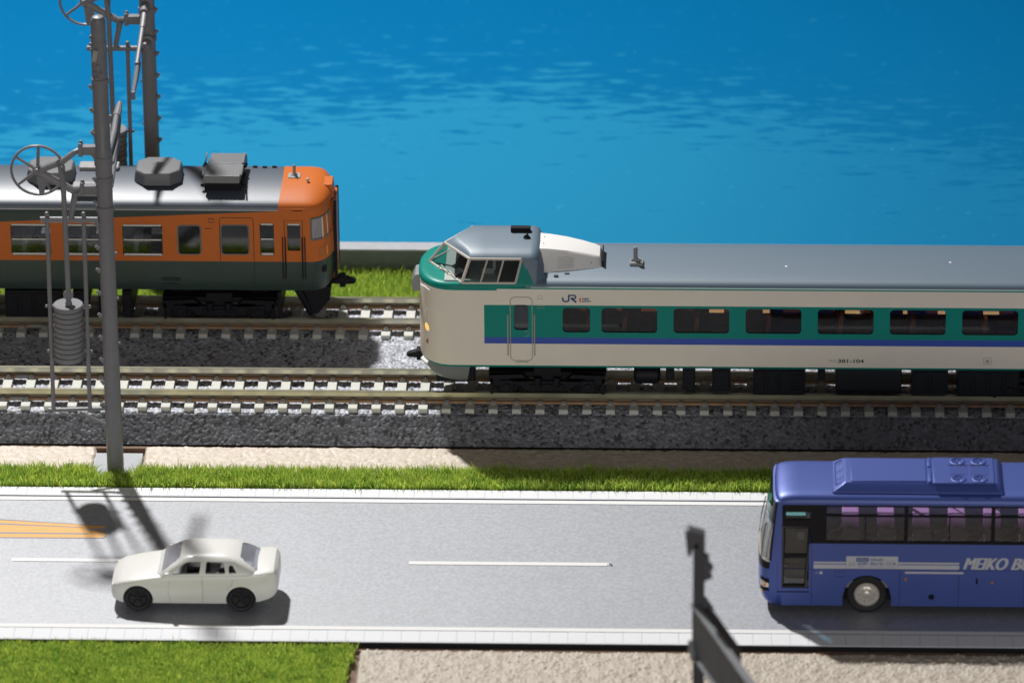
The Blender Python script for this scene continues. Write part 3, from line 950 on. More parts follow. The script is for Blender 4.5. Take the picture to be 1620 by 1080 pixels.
def under_boxes(parent, yc, items, hw=9.0):
    for kind, x0, x1, zb in items:
        b = MB()
        if kind == 'tank':
            r = (7.0 - zb) / 2
            b.lathe([(0.01, -0.2), (r * 0.6, -0.1), (r * 0.95, 0.25), (r, 0.6), (r, x1 - x0 - 0.6), (r * 0.95, x1 - x0 - 0.25), (r * 0.6, x1 - x0 + 0.1), (0.01, x1 - x0 + 0.2)], (x0, yc - hw + r + 0.4, zb + r), 'x', 20)
            for q in (0.25, 0.75):
                b.lathe([(r + 0.12, -0.2), (r + 0.12, 0.2)], (x0 + (x1 - x0) * q, yc - hw + r + 0.4, zb + r), 'x', 20)
            obj('air_tank', b, m_black, parent)
        elif kind == 'bulge':
            pr = [(-hw + 0.3, 7.2), (-hw + 0.1, 6.2), (-hw + 0.2, zb + 1.2), (-hw + 1.0, zb + 0.2), (-hw + 2.2, zb), (hw - 2, zb), (hw - 0.3, zb + 1.4), (hw - 0.3, 7.2)]
            b.prism(pr, lambda u, v, d: (d, yc + u, v), x0, x1)
            obj('equipment_box', b, m_black, parent, bevel=0.25)
        else:
            b.box(x0, x1, yc - hw + 0.3, yc + hw - 0.3, zb, 7.3)
            n = max(1, int((x1 - x0) / 2.4))
            for k in range(n):
                u0, u1 = x0 + (x1 - x0) * (k + 0.12) / n, x0 + (x1 - x0) * (k + 0.88) / n
                b.box(u0, u1, yc - hw + 0.12, yc - hw + 0.5, zb + 0.5, 6.7)
            if kind == 'ladder':
                for k in range(6):
                    b.box(x1 - 2.2, x1 - 0.5, yc - hw - 0.05, yc - hw + 0.3, zb + 0.7 + k * 0.8, zb + 1.1 + k * 0.8)
            obj('equipment_box', b, m_black, parent, bevel=0.08)

def seats(parent, yc, xs, z, mcol, h=4.6, name='seat', head=None):
    for v in (-5.3, 5.3):
        for x in xs:
            b = MB()
            b.box(x, x + 3.2, yc + v - 3.0, yc + v + 3.0, z, z + 1.3)
            b.prism([(x + 3.0, z + 0.8), (x + 3.9, z + 0.8), (x + 4.5, z + h), (x + 3.7, z + h + 0.1)], lambda u, w, d: (u, d, w), yc + v - 3.0, yc + v + 3.0)
            ms = [mcol]
            if head:
                b.box(x + 3.5, x + 4.65, yc + v - 2.6, yc + v - 0.3, z + h - 1.3, z + h + 0.25, 1)
                b.box(x + 3.5, x + 4.65, yc + v + 0.3, yc + v + 2.6, z + h - 1.3, z + h + 0.25, 1)
                ms = [mcol, head]
            obj(name, b, ms, parent, bevel=0.12)

def coupler(parent, x, yc, z, d, k=1.0):
    """d: -1 points to the left, +1 to the right"""
    b = MB()
    f = lambda u, v, w: (x + d * u * k, yc + w * k, z + v * k)
    b.prism([(0, 0.6), (2.6, 0.75), (4.2, 0.35), (5.0, -0.1), (5.1, -0.45), (4.3, -0.9), (2.6, -1.0), (0, -0.8)], f, -0.95, 0.95)
    b.prism([(-2.2, 0.2), (0.6, 0.9), (0.9, 1.25), (2.4, 1.25), (2.4, 0.6), (0.8, -0.6), (-2.2, -0.6)], f, -1.5, 1.5)
    b.prism([(0.9, -0.8), (2.4, -0.9), (2.4, -1.7), (0.9, -1.7)], f, -1.2, 1.2)
    b.prism([(-5, 0.2), (-1.8, 0.2), (-1.8, -0.6), (-5, -0.6)], f, -0.8, 0.8)
    obj('coupler', b, m_black, parent, bevel=0.1)

# ------------------------------------------------------------------ cream and green express car
def express_car():
    YC, HW = 5.3, 9.7
    XE = 149.0
    t = thing('express_train_car', 'cream express train car with green window band, blue stripe, grey roof and raised cab', 'train car', (75, YC, 0))
    near = lambda u, v, d: (u, YC - HW + d, v)
    far = lambda u, v, d: (u, YC + HW - d, v)
    XN = 15.5
    def plan(inset=0.0, n=28):
        out = []
        for k in range(n + 1):
            a = -math.pi / 2 + math.pi * k / n
            ca, sa = abs(math.cos(a)) ** (2 / 2.35), abs(math.sin(a)) ** (2 / 2.35)
            out.append((XN - (7.15 - inset) * ca, (HW - inset) * sa * (1 if a > 0 else -1)))
        return out
    # body shell: nose, side panels with window openings, end wall
    b = MB()
    lv = [(7.4, 0.35), (7.62, 0.1), (7.95, 0.0), (12.0, 0.0), (16, 0.0), (20, 0.02), (23.0, 0.06), (23.62, 0.08)]
    pl = [(7.4, 0.4), (7.62, 0.12), (7.95, 0.0)]
    rings = [[(x, YC + y, z) for x, y in plan(i)] for z, i in lv]
    b.loft(rings, closed=False, caps=False, mats=[1, 1, 0, 0, 0, 0, 0])
    b.loft([[(x, YC + y, z) for x, y in plan(i)] for z, i in ((23.62, 0.0), (23.66, -0.06), (24.25, -0.06))], m=1, closed=False, caps=False)
    wins = [(35.98, 41.19)] + [(43.36 + 13.68 * i, 43.36 + 13.68 * i + 10.6) for i in range(7)]
    holes = [rrect(a, c, 14.95, 20.1, 0.75) for a, c in wins] + [rrect(26.74, 29.46, 15.37, 20.65, 0.6)]
    XB = 21.05
    for fn in (near, far):
        b.sheet(rect(XN, XE, 7.95, 12.52), [], fn, m=0)
        b.sheet(rect(XN, XB, 12.52, 20.6), [], fn, m=0)
        b.sheet([(XB + 0.3, 13.85), (XE, 13.85), (XE, 20.6), (XB + 0.35, 20.6), (XB + 0.1, 20.5), (XB, 20.25), (XB, 13.85)], holes, fn, 0.4, m=1, mh=3)
        b.sheet([(XB, 13.85), (XB, 12.87), (XB + 0.1, 12.62), (XB + 0.35, 12.52), (XE, 12.52), (XE, 13.85)], [], fn, m=2)
        b.sheet(rect(XN, XE, 20.6, 23.62), [], fn, m=0)
        b.sheet(rect(XN, XE, 7.4, 7.95), [], lambda u, v, d, fn=fn: fn(u, v, d + 0.4 * ((7.95 - v) / 0.55)), m=1)
        sg = -1 if fn is near else 1
        b.box(XN, 23.5, YC + sg * HW, YC + sg * (HW + 0.06), 23.62, 24.25, 1)
        b.box(23.5, XE, YC + sg * HW, YC + sg * (HW + 0.05), 23.95, 24.25, 1)
        b.sheet(rect(XN, XE, 23.62, 24.25), [], fn, m=0)
    b.poly([(XE, YC - HW, 7.4), (XE, YC + HW, 7.4), (XE, YC + HW, 24.25), (XE, YC - HW, 24.25)], 0)
    obj('body', b, [m_cream, m_green, m_blue, m_dkgreen_rim], t, smooth=30)
    obj('floor', MB().box(16.5, XE - 0.5, YC - HW + 0.55, YC + HW - 0.55, 7.3, 11.2), m_black_m, t)
    obj('partition', MB().box(32.4, 32.9, YC - HW + 0.6, YC + HW - 0.6, 11.2, 24), m_wall_in, t)
    # panes
    def pane(a, c, z0, z1, m):
        for s in (-1, 1):
            y = YC + s * (HW - 0.32)
            obj('window', MB().poly([(a - 0.1, y, z0 - 0.1), (c + 0.1, y, z0 - 0.1), (c + 0.1, y, z1 + 0.1), (a - 0.1, y, z1 + 0.1)]), m, t, smooth=0)
    for a, c in wins:
        pane(a, c, 14.95, 20.1, g_brown)
    seats(t, YC, [37.0 + 6.84 * k for k in range(16)], 11.2, m_seat, 6.4)
    for s in (-1, 1):
        obj('luggage_shelf', MB().box(34, XE - 2, YC + s * (HW - 2.6) - 1.3, YC + s * (HW - 2.6) + 1.3, 20.3, 20.6), m_wall_in, t)
    for x0, x1 in ((63.8, 66.6), (74.0, 75.3), (89.6, 92.4), (100.6, 101.4), (107.2, 108.6), (115.8, 118.8), (129.5, 132)):
        obj('saloon_light', MB().box(x0, x1, YC - HW + 1.6, YC - HW + 2.6, 18.55, 18.8), m_glow, t)
    # door with its window, seams, grab rails and step
    dr = MB()
    loop = rrect(26.03, 30.2, 8.93, 22.23, 0.9, 5)
    dr.tube([near(u, v, -0.01) for u, v in loop + loop[:1]], 0.085, 6)
    d_ = obj('door', dr, m_seam, t)
    y = YC - HW + 0.32
    obj('door_window', MB().poly([(26.6, y, 15.2), (29.6, y, 15.2), (29.6, y, 20.8), (26.6, y, 20.8)]), g_grey, d_, smooth=0)
    obj('door_back', MB().box(25.5, 31, YC - HW + 1.2, YC - HW + 1.4, 11, 23), m_bluegrey, d_)
    for x in (25.55, 30.62):
        obj('handrail', MB().tube([near(x, 18.7, -0.12), near(x, 10.1, -0.12)], 0.12, 8), m_seam, d_)
    obj('door_step', MB().box(27.0, 29.4, YC - HW - 0.3, YC - HW, 8.35, 8.72), m_cream, d_, bevel=0.05)
    obj('door_lock', MB().tube([near(u, v, -0.01) for u, v in [(28.6, 14.9), (28.9, 15.1), (29.6, 15.0), (29.6, 14.3), (29.0, 14.0), (28.7, 14.2)]], 0.05, 5), m_seam, d_)
    for u0, u1, v0, v1 in ((31.2, 32.1, 21.9, 22.6), (31.2, 32.6, 20.0, 20.5)):
        lp = rect(u0, u1, v0, v1)
        obj('destination_frame', MB().tube([near(u, v, -0.005) for u, v in lp + lp[:1]], 0.045, 5), m_seam, t)
    lp = rrect(111.4 + 4.6, 112.9 + 4.6, 8.9, 10.2, 0.1, 2)
    obj('inspection_hatch', MB().tube([near(u, v, -0.005) for u, v in lp + lp[:1]], 0.05, 5).box(116.4, 117.1, YC - HW - 0.03, YC - HW, 9.2, 9.8), m_seam, t)
    # lettering: operator mark, car number
    lg = MB()
    F = lambda u, v, d: near(u, v, -0.012 - d)
    def stroke(pts, w, m):
        P = [Vector((p[0], p[1])) for p in pts]
        L_, R_ = [], []
        for i, p in enumerate(P):
            a = (P[min(i + 1, len(P) - 1)] - P[max(i - 1, 0)]).normalized()
            n = Vector((-a.y, a.x)) * w / 2
            L_.append(p + n); R_.append(p - n)
        for i in range(len(P) - 1):
            lg.poly([F(*L_[i], 0), F(*R_[i], 0), F(*R_[i + 1], 0), F(*L_[i + 1], 0)], m)
    arcp = lambda cx, cz, r, a0, a1, n=8: [(cx + r * math.cos(math.radians(a0 + (a1 - a0) * k / n)), cz + r * math.sin(math.radians(a0 + (a1 - a0) * k / n))) for k in range(n + 1)]
    stroke([(36.03, 22.25)] + arcp(36.45, 21.83, 0.42, 180, 270) + [(36.75, 21.41)] + arcp(36.75, 21.83, 0.42, 270, 360) + [(37.17, 22.65)], 0.32, 0)
    stroke([(37.01, 22.68), (38.15, 22.68)] + arcp(38.15, 22.36, 0.32, 90, -90) + [(37.55, 22.04)], 0.3, 0)
    stroke([(37.62, 22.1), (38.6, 21.25)], 0.4, 0)
    stroke([(39.33, 22.14), (39.33, 21.28)], 0.36, 1)
    fit_text(lg, 'WEST', 39.65, 41.05, 21.74, 22.16, YC - HW - 0.012, 0.05, 0, 0)
    fit_text(lg, 'JAPAN', 39.65, 41.35, 21.22, 21.64, YC - HW - 0.012, 0.05, 0, 0)
    fit_text(lg, '381-104', 88.35, 93.3, 8.95, 9.72, YC - HW - 0.012, 0.025, 0, 2)
    fit_text(lg, '\u30af\u30ed', 86.6, 88.0, 9.12, 9.6, YC - HW - 0.012, 0.0, 0, 2)
    o = obj('lettering', lg, [m_navy, m_orangered, m_ink2], t, smooth=0, weld=False)
    # roof
    sec = [(-9.68, 24.22), (-9.62, 24.45), (-9.42, 24.78), (-9.05, 25.1), (-8.45, 25.36), (-7.4, 25.56), (-5.5, 25.78), (-3, 25.93), (0, 25.98)]
    sec = sec + [(-v, z) for v, z in sec[:-1]][::-1]
    rings = [[(x, YC + v, z) for v, z in sec] for x in (29.0, 45, 70, 100, 125, XE - 0.2)]
    rf = obj('roof', MB().loft(rings, closed=False, caps=True), m_grey_roof, t, smooth=40)
    obj('roof_seam', MB().box(30, XE, YC - HW - 0.07, YC - HW + 0.1, 24.22, 24.36), m_paleseam, t)
    obj('roof_seam', MB().box(30, XE, YC + HW - 0.1, YC + HW + 0.07, 24.22, 24.36), m_paleseam, t)
    for x, v in ((78.4, -2.8), (109.6, -0.6)):
        obj('roof_pit', MB().lathe([(0.01, 0.03), (0.22, 0.03), (0.3, -0.02)], (x, YC + v, 25.93 if v < -1 else 25.96), 'z', 10), m_white, rf)
    an = MB().box(48.6, 51.2, YC - 3.2, YC - 0.9, 25.6, 26.5).lathe([(0.5, 0), (0.42, 0.3), (0.42, 2.5), (0.3, 2.9), (0.01, 3.0)], (49.7, YC - 2.0, 26.45), 'z', 12).tube([(48.9, YC - 2.0, 26.5), (49.7, YC - 2.0, 27.1), (50.9, YC - 2.0, 26.5)], 0.2, 6)
    obj('antenna', an, m_unit2, t, bevel=0.06)
    # green bonnet of the nose
    base = plan(-0.05) 
    rings = []
    for s_, z in ((1.0, 24.2), (0.992, 24.5), (0.972, 24.76), (0.935, 24.95), (0.86, 25.06), (0.7, 25.14), (0.45, 25.2), (0.1, 25.22)):
        rings.append([(18 + (x - 18) * s_, YC + y * (s_ if s_ > 0.9 else s_), z) for x, y in base] + [(26, YC + HW * s_, z), (26, YC - HW * s_, z)])
    obj('bonnet', MB().loft(rings, caps=True), m_green, t, smooth=50)
    # raised cab
    def V(a, k, s):
        return a + k * abs(s) ** 1.06
    ss = [-1, -0.98, -0.8, -0.55, -0.27, 0, 0.27, 0.55, 0.8, 0.98, 1]
    def csec(s):
        """roof section of the cab by share of its half width: (v, z)"""
        a = abs(s)
        tab = [(0, 0, 30.38), (0.27, 2.3, 30.36), (0.55, 4.5, 30.28), (0.8, 6.15, 30.0), (0.98, 7.3, 29.42), (1.0, 7.5, 29.15)]
        for (a0, v0, z0), (a1, v1, z1) in zip(tab, tab[1:]):
            if a <= a1:
                k = (a - a0) / (a1 - a0)
                return math.copysign(v0 + (v1 - v0) * k, s), z0 + (z1 - z0) * k
    R = []
    R.append([(V(13.3, 5.05, s), YC + 7.5 * s, 29.12) for s in ss])
    r1 = []
    for f_, xo in ((0.55, 1.0), (0.9, 1.75), (1.0, 2.35)):
        ring = []
        for s in ss:
            v, z = csec(s)
            e = abs(s) ** 3
            ring.append((V(13.3, 5.05, s) + xo * (1 - 0.86 * e), YC + (7.5 * s) * (1 - f_) + v * f_, 29.12 + (z - 29.12) * f_))
        R.append(ring)
    for xr in (21.0, 26, 29.8):
        R.append([(xr + (0.0 if xr > 21 else 0), YC + csec(s)[0], csec(s)[1]) for s in ss])
    R.append([(30.8 - 0.2 * s * s, YC + csec(s)[0] * 0.99, csec(s)[1] - 0.05) for s in ss])
    R.append([(31.35 - 0.25 * s * s, YC + csec(s)[0] * 0.97, csec(s)[1] - 0.32) for s in ss])
    R.append([(31.75 - 0.3 * s * s, YC + csec(s)[0] * 0.965, csec(s)[1] - 0.95) for s in ss])
    R.append([(33.4 - 2.6 * abs(s) ** 2.5, YC + (9.45 * s if abs(s) > 0.9 else csec(s)[0] * 1.12), 25.95 - 1.05 * abs(s) ** 3) for s in ss])
    rb = MB().loft(R, closed=False, caps=False)
    for q in (-1, 1):
        rb.poly([(28.2, YC + q * 7.52, 29.16), (30.3, YC + q * 9.54, 24.5), (31.0, YC + q * 9.54, 24.5), (31.2, YC + q * 7.4, 29.1)])
        rb.poly([(30.8, YC + q * 9.5, 24.7), (31.2, YC + q * 7.4, 29.1), (31.5, YC + q * 7.2, 28.2), (33.0, YC + q * 8.2, 25.0)])
    obj('cab_roof', rb, m_grey_roof, t, smooth=42)
    cs = MB()
    for q in (-1, 1):
        cs.poly([(26.9, YC + q * 9.5, 24.9), (28.1, YC + q * 7.46, 29.15), (28.5, YC + q * 7.46, 29.1), (30.5, YC + q * 9.5, 24.9)])
        cs.poly([(16.9, YC + q * 9.62, 24.2), (30.6, YC + q * 9.62, 24.2), (30.6, YC + q * 9.48, 25.0), (16.9, YC + q * 9.48, 25.05)])
    obj('cab_side', cs, m_green, t, smooth=0)
    # glazing of the cab with its pale frames
    Bc, Tc = (10.35, 0, 25.22), (13.3, 0, 29.1)
    q3 = lambda p, s=1: (p[0], YC + s * p[1], p[2])
    Bn, Tn = (16.88, -9.42, 25.02), (18.35, -7.5, 29.12)
    Br, Tr = (27.05, -9.45, 25.05), (28.15, -7.52, 29.14)
    for s in (1, -1):
        ws = obj('windscreen', MB().poly([q3(Bc, s), q3(Bn, s), q3(Tn, s), q3(Tc, s)]), g_clear, t, smooth=0)
        fr = MB()
        fr.tube([q3(Bc, s), q3(Bn, s)], 0.24, 6).tube([q3(Bn, s), q3(Tn, s)], 0.34, 6).tube([q3(Tn, s), q3(Tc, s)], 0.26, 6)
        if s > 0:
            fr.tube([q3(Tc), q3(Bc)], 0.3, 6)
        obj('windscreen_frame', fr, m_silver, ws)
        L = lambda a, c, k: tuple(a[i] + (c[i] - a[i]) * k for i in range(3))
        ks = [0, 0.345, 0.66, 1]
        for i in range(3):
            quad = [L(Bn, Br, ks[i]), L(Bn, Br, ks[i + 1]), L(Tn, Tr, ks[i + 1]), L(Tn, Tr, ks[i])]
            sw = obj('cab_side_window', MB().poly([q3(p, s) for p in quad]), g_clear if i < 2 else g_grey, t, smooth=0)
            fr = MB()
            for j in range(4):
                if j == 1 and i < 2:
                    continue
                fr.tube([q3(quad[j], s), q3(quad[(j + 1) % 4], s)], 0.24 if j != 3 or i == 0 else 0.19, 6)
            obj('side_window_frame', fr, m_silver, sw)
    for k0 in (0.36, 0.62):
        wp = MB()
        a, c = L(Bc, Bn, k0 + 0.28), L(Bc, Bn, k0)
        tp = L(c, L(Tc, Tn, k0), 0.16)
        off = lambda p: (p[0] - 0.35, YC + p[1] - 0.25, p[2] + 0.25)
        wp.tube([off(L(Bc, Bn, k0 - 0.02)), off(tp), off(L(L(Bc, Bn, k0 + 0.22), L(Tc, Tn, k0 + 0.22), 0.05))], 0.12, 6)
        obj('wiper', wp, m_silver, t)
    # cab interior
    obj('cab_floor', MB().box(13.5, 31, YC - 8.6, YC + 8.6, 24.3, 25.25), m_cabin, t)
    obj('cab_bulkhead', MB().box(29.2, 29.6, YC - 7.0, YC + 7.0, 25, 28.6), m_cabin, t)
    ds = MB().prism([(13.6, 25.2), (16.2, 25.2), (16.5, 26.6), (14.6, 26.2)], lambda u, v, d: (u + 0.22 * abs(d), YC + d, v), -7.5, 7.5)
    obj('cab_desk', ds, m_black_m, t)
    for v in (-4.2, 4.2):
        obj('driver_seat', MB().box(20.5, 23, YC + v - 1.6, YC + v + 1.6, 25.2, 26.4).box(22.6, 23.3, YC + v - 1.6, YC + v + 1.6, 26, 28.4), m_grey, t, bevel=0.2)
    # equipment on the cab roof
    obj('roof_vent', MB().box(25.8, 29.6, YC + 2.2, YC + 3.6, 29.9, 31.25), m_black_m, t, bevel=0.1)
    h = MB().ball((29.0, YC - 0.4, 30.75), 0.42).lathe([(0.75, 0), (0.65, 0.3), (0.01, 0.35)], (29.0, YC - 0.4, 30.3), 'z', 12).tube([(28.4, YC - 0.5, 30.6), (28.9, YC - 0.4, 31.0), (29.3, YC - 0.2, 31.5)], 0.16, 6)
    obj('horn', h, m_black, t)
    # white tapering duct behind the cab
    rings = []
    for k, (x, ht, z, hb, zb) in enumerate(((31.5, 3.6, 29.75, 6.2, 25.6), (33.5, 3.5, 29.6, 5.95, 25.65), (36.5, 3.25, 29.2, 5.35, 25.7), (39.5, 2.95, 28.6, 4.75, 25.75), (42.0, 2.68, 27.95, 4.15, 25.8), (42.9, 2.5, 27.6, 3.95, 25.8), (43.25, 2.3, 27.0, 3.85, 25.8), (43.4, 2.4, 25.8, 3.8, 25.8))):
        p = [(-hb, zb), (-ht - 0.28, z - 0.42), (-ht, z - 0.08), (-ht + 0.4, z), (ht - 0.4, z), (ht, z - 0.08), (ht + 0.28, z - 0.42), (hb, zb)]
        rings.append([(x, YC + v, w) for v, w in p])
    du = obj('roof_duct', MB().loft(rings, closed=False, caps=False), m_white, t, smooth=38)
    lv_ = MB()
    def ds_(x, k):
        i = (x - 33.5) / 9
        hb, zb, ht, z = 5.95 - 1.8 * i, 25.65 + 0.15 * i, 3.5 - 0.82 * i + 0.28, 29.6 - 1.65 * i - 0.42 + 0.25 * i * (1 - i) * 2
        return (x, YC - (hb + (ht - hb) * k) - 0.05, zb + (z - zb) * k)
    for k in range(6):
        lv_.tube([ds_(35.2, 0.28 + 0.085 * k), ds_(37.8, 0.28 + 0.085 * k)], 0.05, 5)
    lv_.tube([ds_(35.0, 0.2), ds_(38.0, 0.2), ds_(38.0, 0.78), ds_(35.0, 0.78), ds_(35.0, 0.2)], 0.05, 5)
    obj('louvre_panel', lv_, m_ltgrey, du)
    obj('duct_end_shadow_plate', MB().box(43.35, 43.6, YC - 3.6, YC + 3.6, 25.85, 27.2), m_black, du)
    bl = MB()
    for x, v in ((32.3, 1.6), (32.2, -1.4), (41.3, -3.85)):
        bl.ball((x, YC + v, 29.72 if v > -2 else 26.8), 0.11, n=6)
    obj('duct_screw', bl, m_dkgrey, du)
    for x, v, w in ((36.3, -6.6, 0.9), (34.3, -7.6, 0.8)):
        obj('roof_step', MB().box(x, x + w, YC + v, YC + v + 0.5, 25.5, 25.86), m_dkgrey, t, bevel=0.05)
    # nose fittings
    def on_nose(deg, z, out=0.0):
        a = math.radians(deg)
        ca, sa = abs(math.cos(a)) ** (2 / 2.35), abs(math.sin(a)) ** (2 / 2.35)
        return Vector((XN - (7.15 + out) * ca, YC + (HW + out) * sa * (1 if a > 0 else -1), z))
    def lamp_disc(name, deg, z, ru, rv, m, rim=True):
        c = on_nose(deg, z)
        e = (on_nose(deg + 2, z) - on_nose(deg - 2, z)).normalized()
        n_ = Vector((e.y, -e.x, 0)).normalized()
        if n_.x > 0:
            n_ = -n_
        mb = MB()
        rings = []
        for f_, d in ((1.15, -0.1), (1.15, 0.06), (1.0, 0.1), (0.7, 0.16), (0.05, 0.2)):
            rings.append([tuple(c + e * ru * f_ * math.cos(2 * math.pi * k / 18) + Vector((0, 0, rv * f_ * math.sin(2 * math.pi * k / 18))) + n_ * d) for k in range(18)])
        mb.loft(rings, mats=[1, 1, 0, 0])
        obj(name, mb, [m, m_cream], t)
    for s in (-1, 1):
        lamp_disc('headlight', s * 44, 14.75, 0.75, 0.78, m_headlamp)
        lamp_disc('marker_light', s * 44.5, 11.75, 0.42, 0.5, m_red)
        c0 = [on_nose(s * (43 + 4.5 * math.cos(a)), 17.3 + 1.25 * math.sin(a), 0.01) for a in np.linspace(0, 2 * math.pi, 21)]
        obj('lamp_ring', MB().tube([tuple(p) for p in c0], 0.06, 5, caps=False), m_cream, t)
        g = [on_nose(s * a, 23.2 - 0.15 * abs(i - 2), 0.3) for i, a in enumerate((30, 36, 42, 48, 53))]
        obj('grab_rail', MB().tube([tuple(p) for p in g], 0.16, 6), m_white, t)
        st = [on_nose(s * 28, 7.0, 0.5), on_nose(s * 46, 7.0, 0.5), on_nose(s * 46, 7.0, -0.6), on_nose(s * 28, 7.0, -0.6)]
        mb = MB()
        mb.add([tuple(p + Vector((0, 0, 0.0 if i < 2 else 0.9))) for i, p in enumerate(st)] + [tuple(p + Vector((0, 0, 0.35 if i < 2 else 1.2))) for i, p in enumerate(st)],
               [(0, 1, 2, 3), (7, 6, 5, 4), (0, 4, 5, 1), (1, 5, 6, 2), (2, 6, 7, 3), (3, 7, 4, 0)])
        obj('nose_step', mb, m_white, t, smooth=0)
    nb = MB().prism([(6.9, 21.6), (7.6, 23.4), (8.9, 23.6), (8.9, 20.2), (7.4, 20.0), (7.0, 20.6)], lambda u, v, d: (u, YC + d, v), -2.4, 2.4)
    obj('nameplate_box', nb, m_unit2, t, bevel=0.15)
    sk = MB()
    rings = []
    for z, i, xo in ((7.35, 0.5, 0), (5.6, 0.7, 0.1), (4.4, 1.2, 0.5), (3.7, 2.2, 1.2)):
        pl_ = [(x + xo, y) for x, y in plan(i)]
        xr = 18.2 - (7.35 - z) * 0.17
        rings.append([(xr, YC - (HW - i), z)] + [(x, YC + y, z) for x, y in pl_] + [(xr, YC + HW - i, z)])
    sk.loft(rings, closed=False, caps=False)
    obj('skirt', sk, m_skirt, t, smooth=50)
    obj('snow_plough', MB().box(11.5, 19, YC - 5, YC + 5, 2.2, 7.2), m_black, t, bevel=0.2)
    coupler(t, 9.3, YC, 5.9, -1, 0.72)
    bogie(t, 32.95, YC)
    bogie(t, 129.0, YC)
    under_boxes(t, YC, [('tank', 49.6, 54.4, 3.0), ('box', 55.6, 57.2, 4.5), ('box', 58.8, 61.2, 2.4), ('box', 64.4, 68.0, 2.2), ('ladder', 72.3, 82.2, 1.7), ('box', 84.6, 86.0, 4.8), ('bulge', 88.0, 100.6, 1.5), ('box', 102.6, 109.4, 1.9), ('box', 111.2, 123.0, 1.6), ('box', 140, 146, 2)])
def lit(name, col, e):
    m = mat(name, col, 0.4)
    m.node_tree.nodes['Principled BSDF'].inputs['Emission Color'].default_value = (*col, 1)
    m.node_tree.nodes['Principled BSDF'].inputs['Emission Strength'].default_value = e
    return m
m_glow = lit('warm_saloon_light', (0.85, 0.68, 0.36), 0.9)
m_headlamp = lit('amber_headlamp', (0.95, 0.60, 0.15), 0.75)
m_dkgreen_rim = mat('window_rubber', (0.03, 0.10, 0.075), 0.6)
m_seam = mat('cream_relief_line', (0.40, 0.38, 0.32), 0.5)
m_paleseam = mat('pale_gutter_line', (0.45, 0.62, 0.58), 0.45)
m_navy = mat('navy_print', (0.012, 0.07, 0.19), 0.5)
m_orangered = mat('orange_red_print', (0.75, 0.14, 0.05), 0.5)
m_ink2 = mat('brown_black_print', (0.05, 0.045, 0.04), 0.5)
m_cabin = mat('grey_green_cabin', (0.40, 0.45, 0.42), 0.6)
m_unit2 = mat('mid_grey_fitting', (0.24, 0.25, 0.26), 0.45)
m_ltgrey = mat('light_grey_line', (0.50, 0.49, 0.48), 0.5)
m_bluegrey = mat('blue_grey_panel', (0.10, 0.14, 0.16), 0.5)
m_skirt = mat('grey_skirt', (0.16, 0.175, 0.175), 0.5)
express_car()

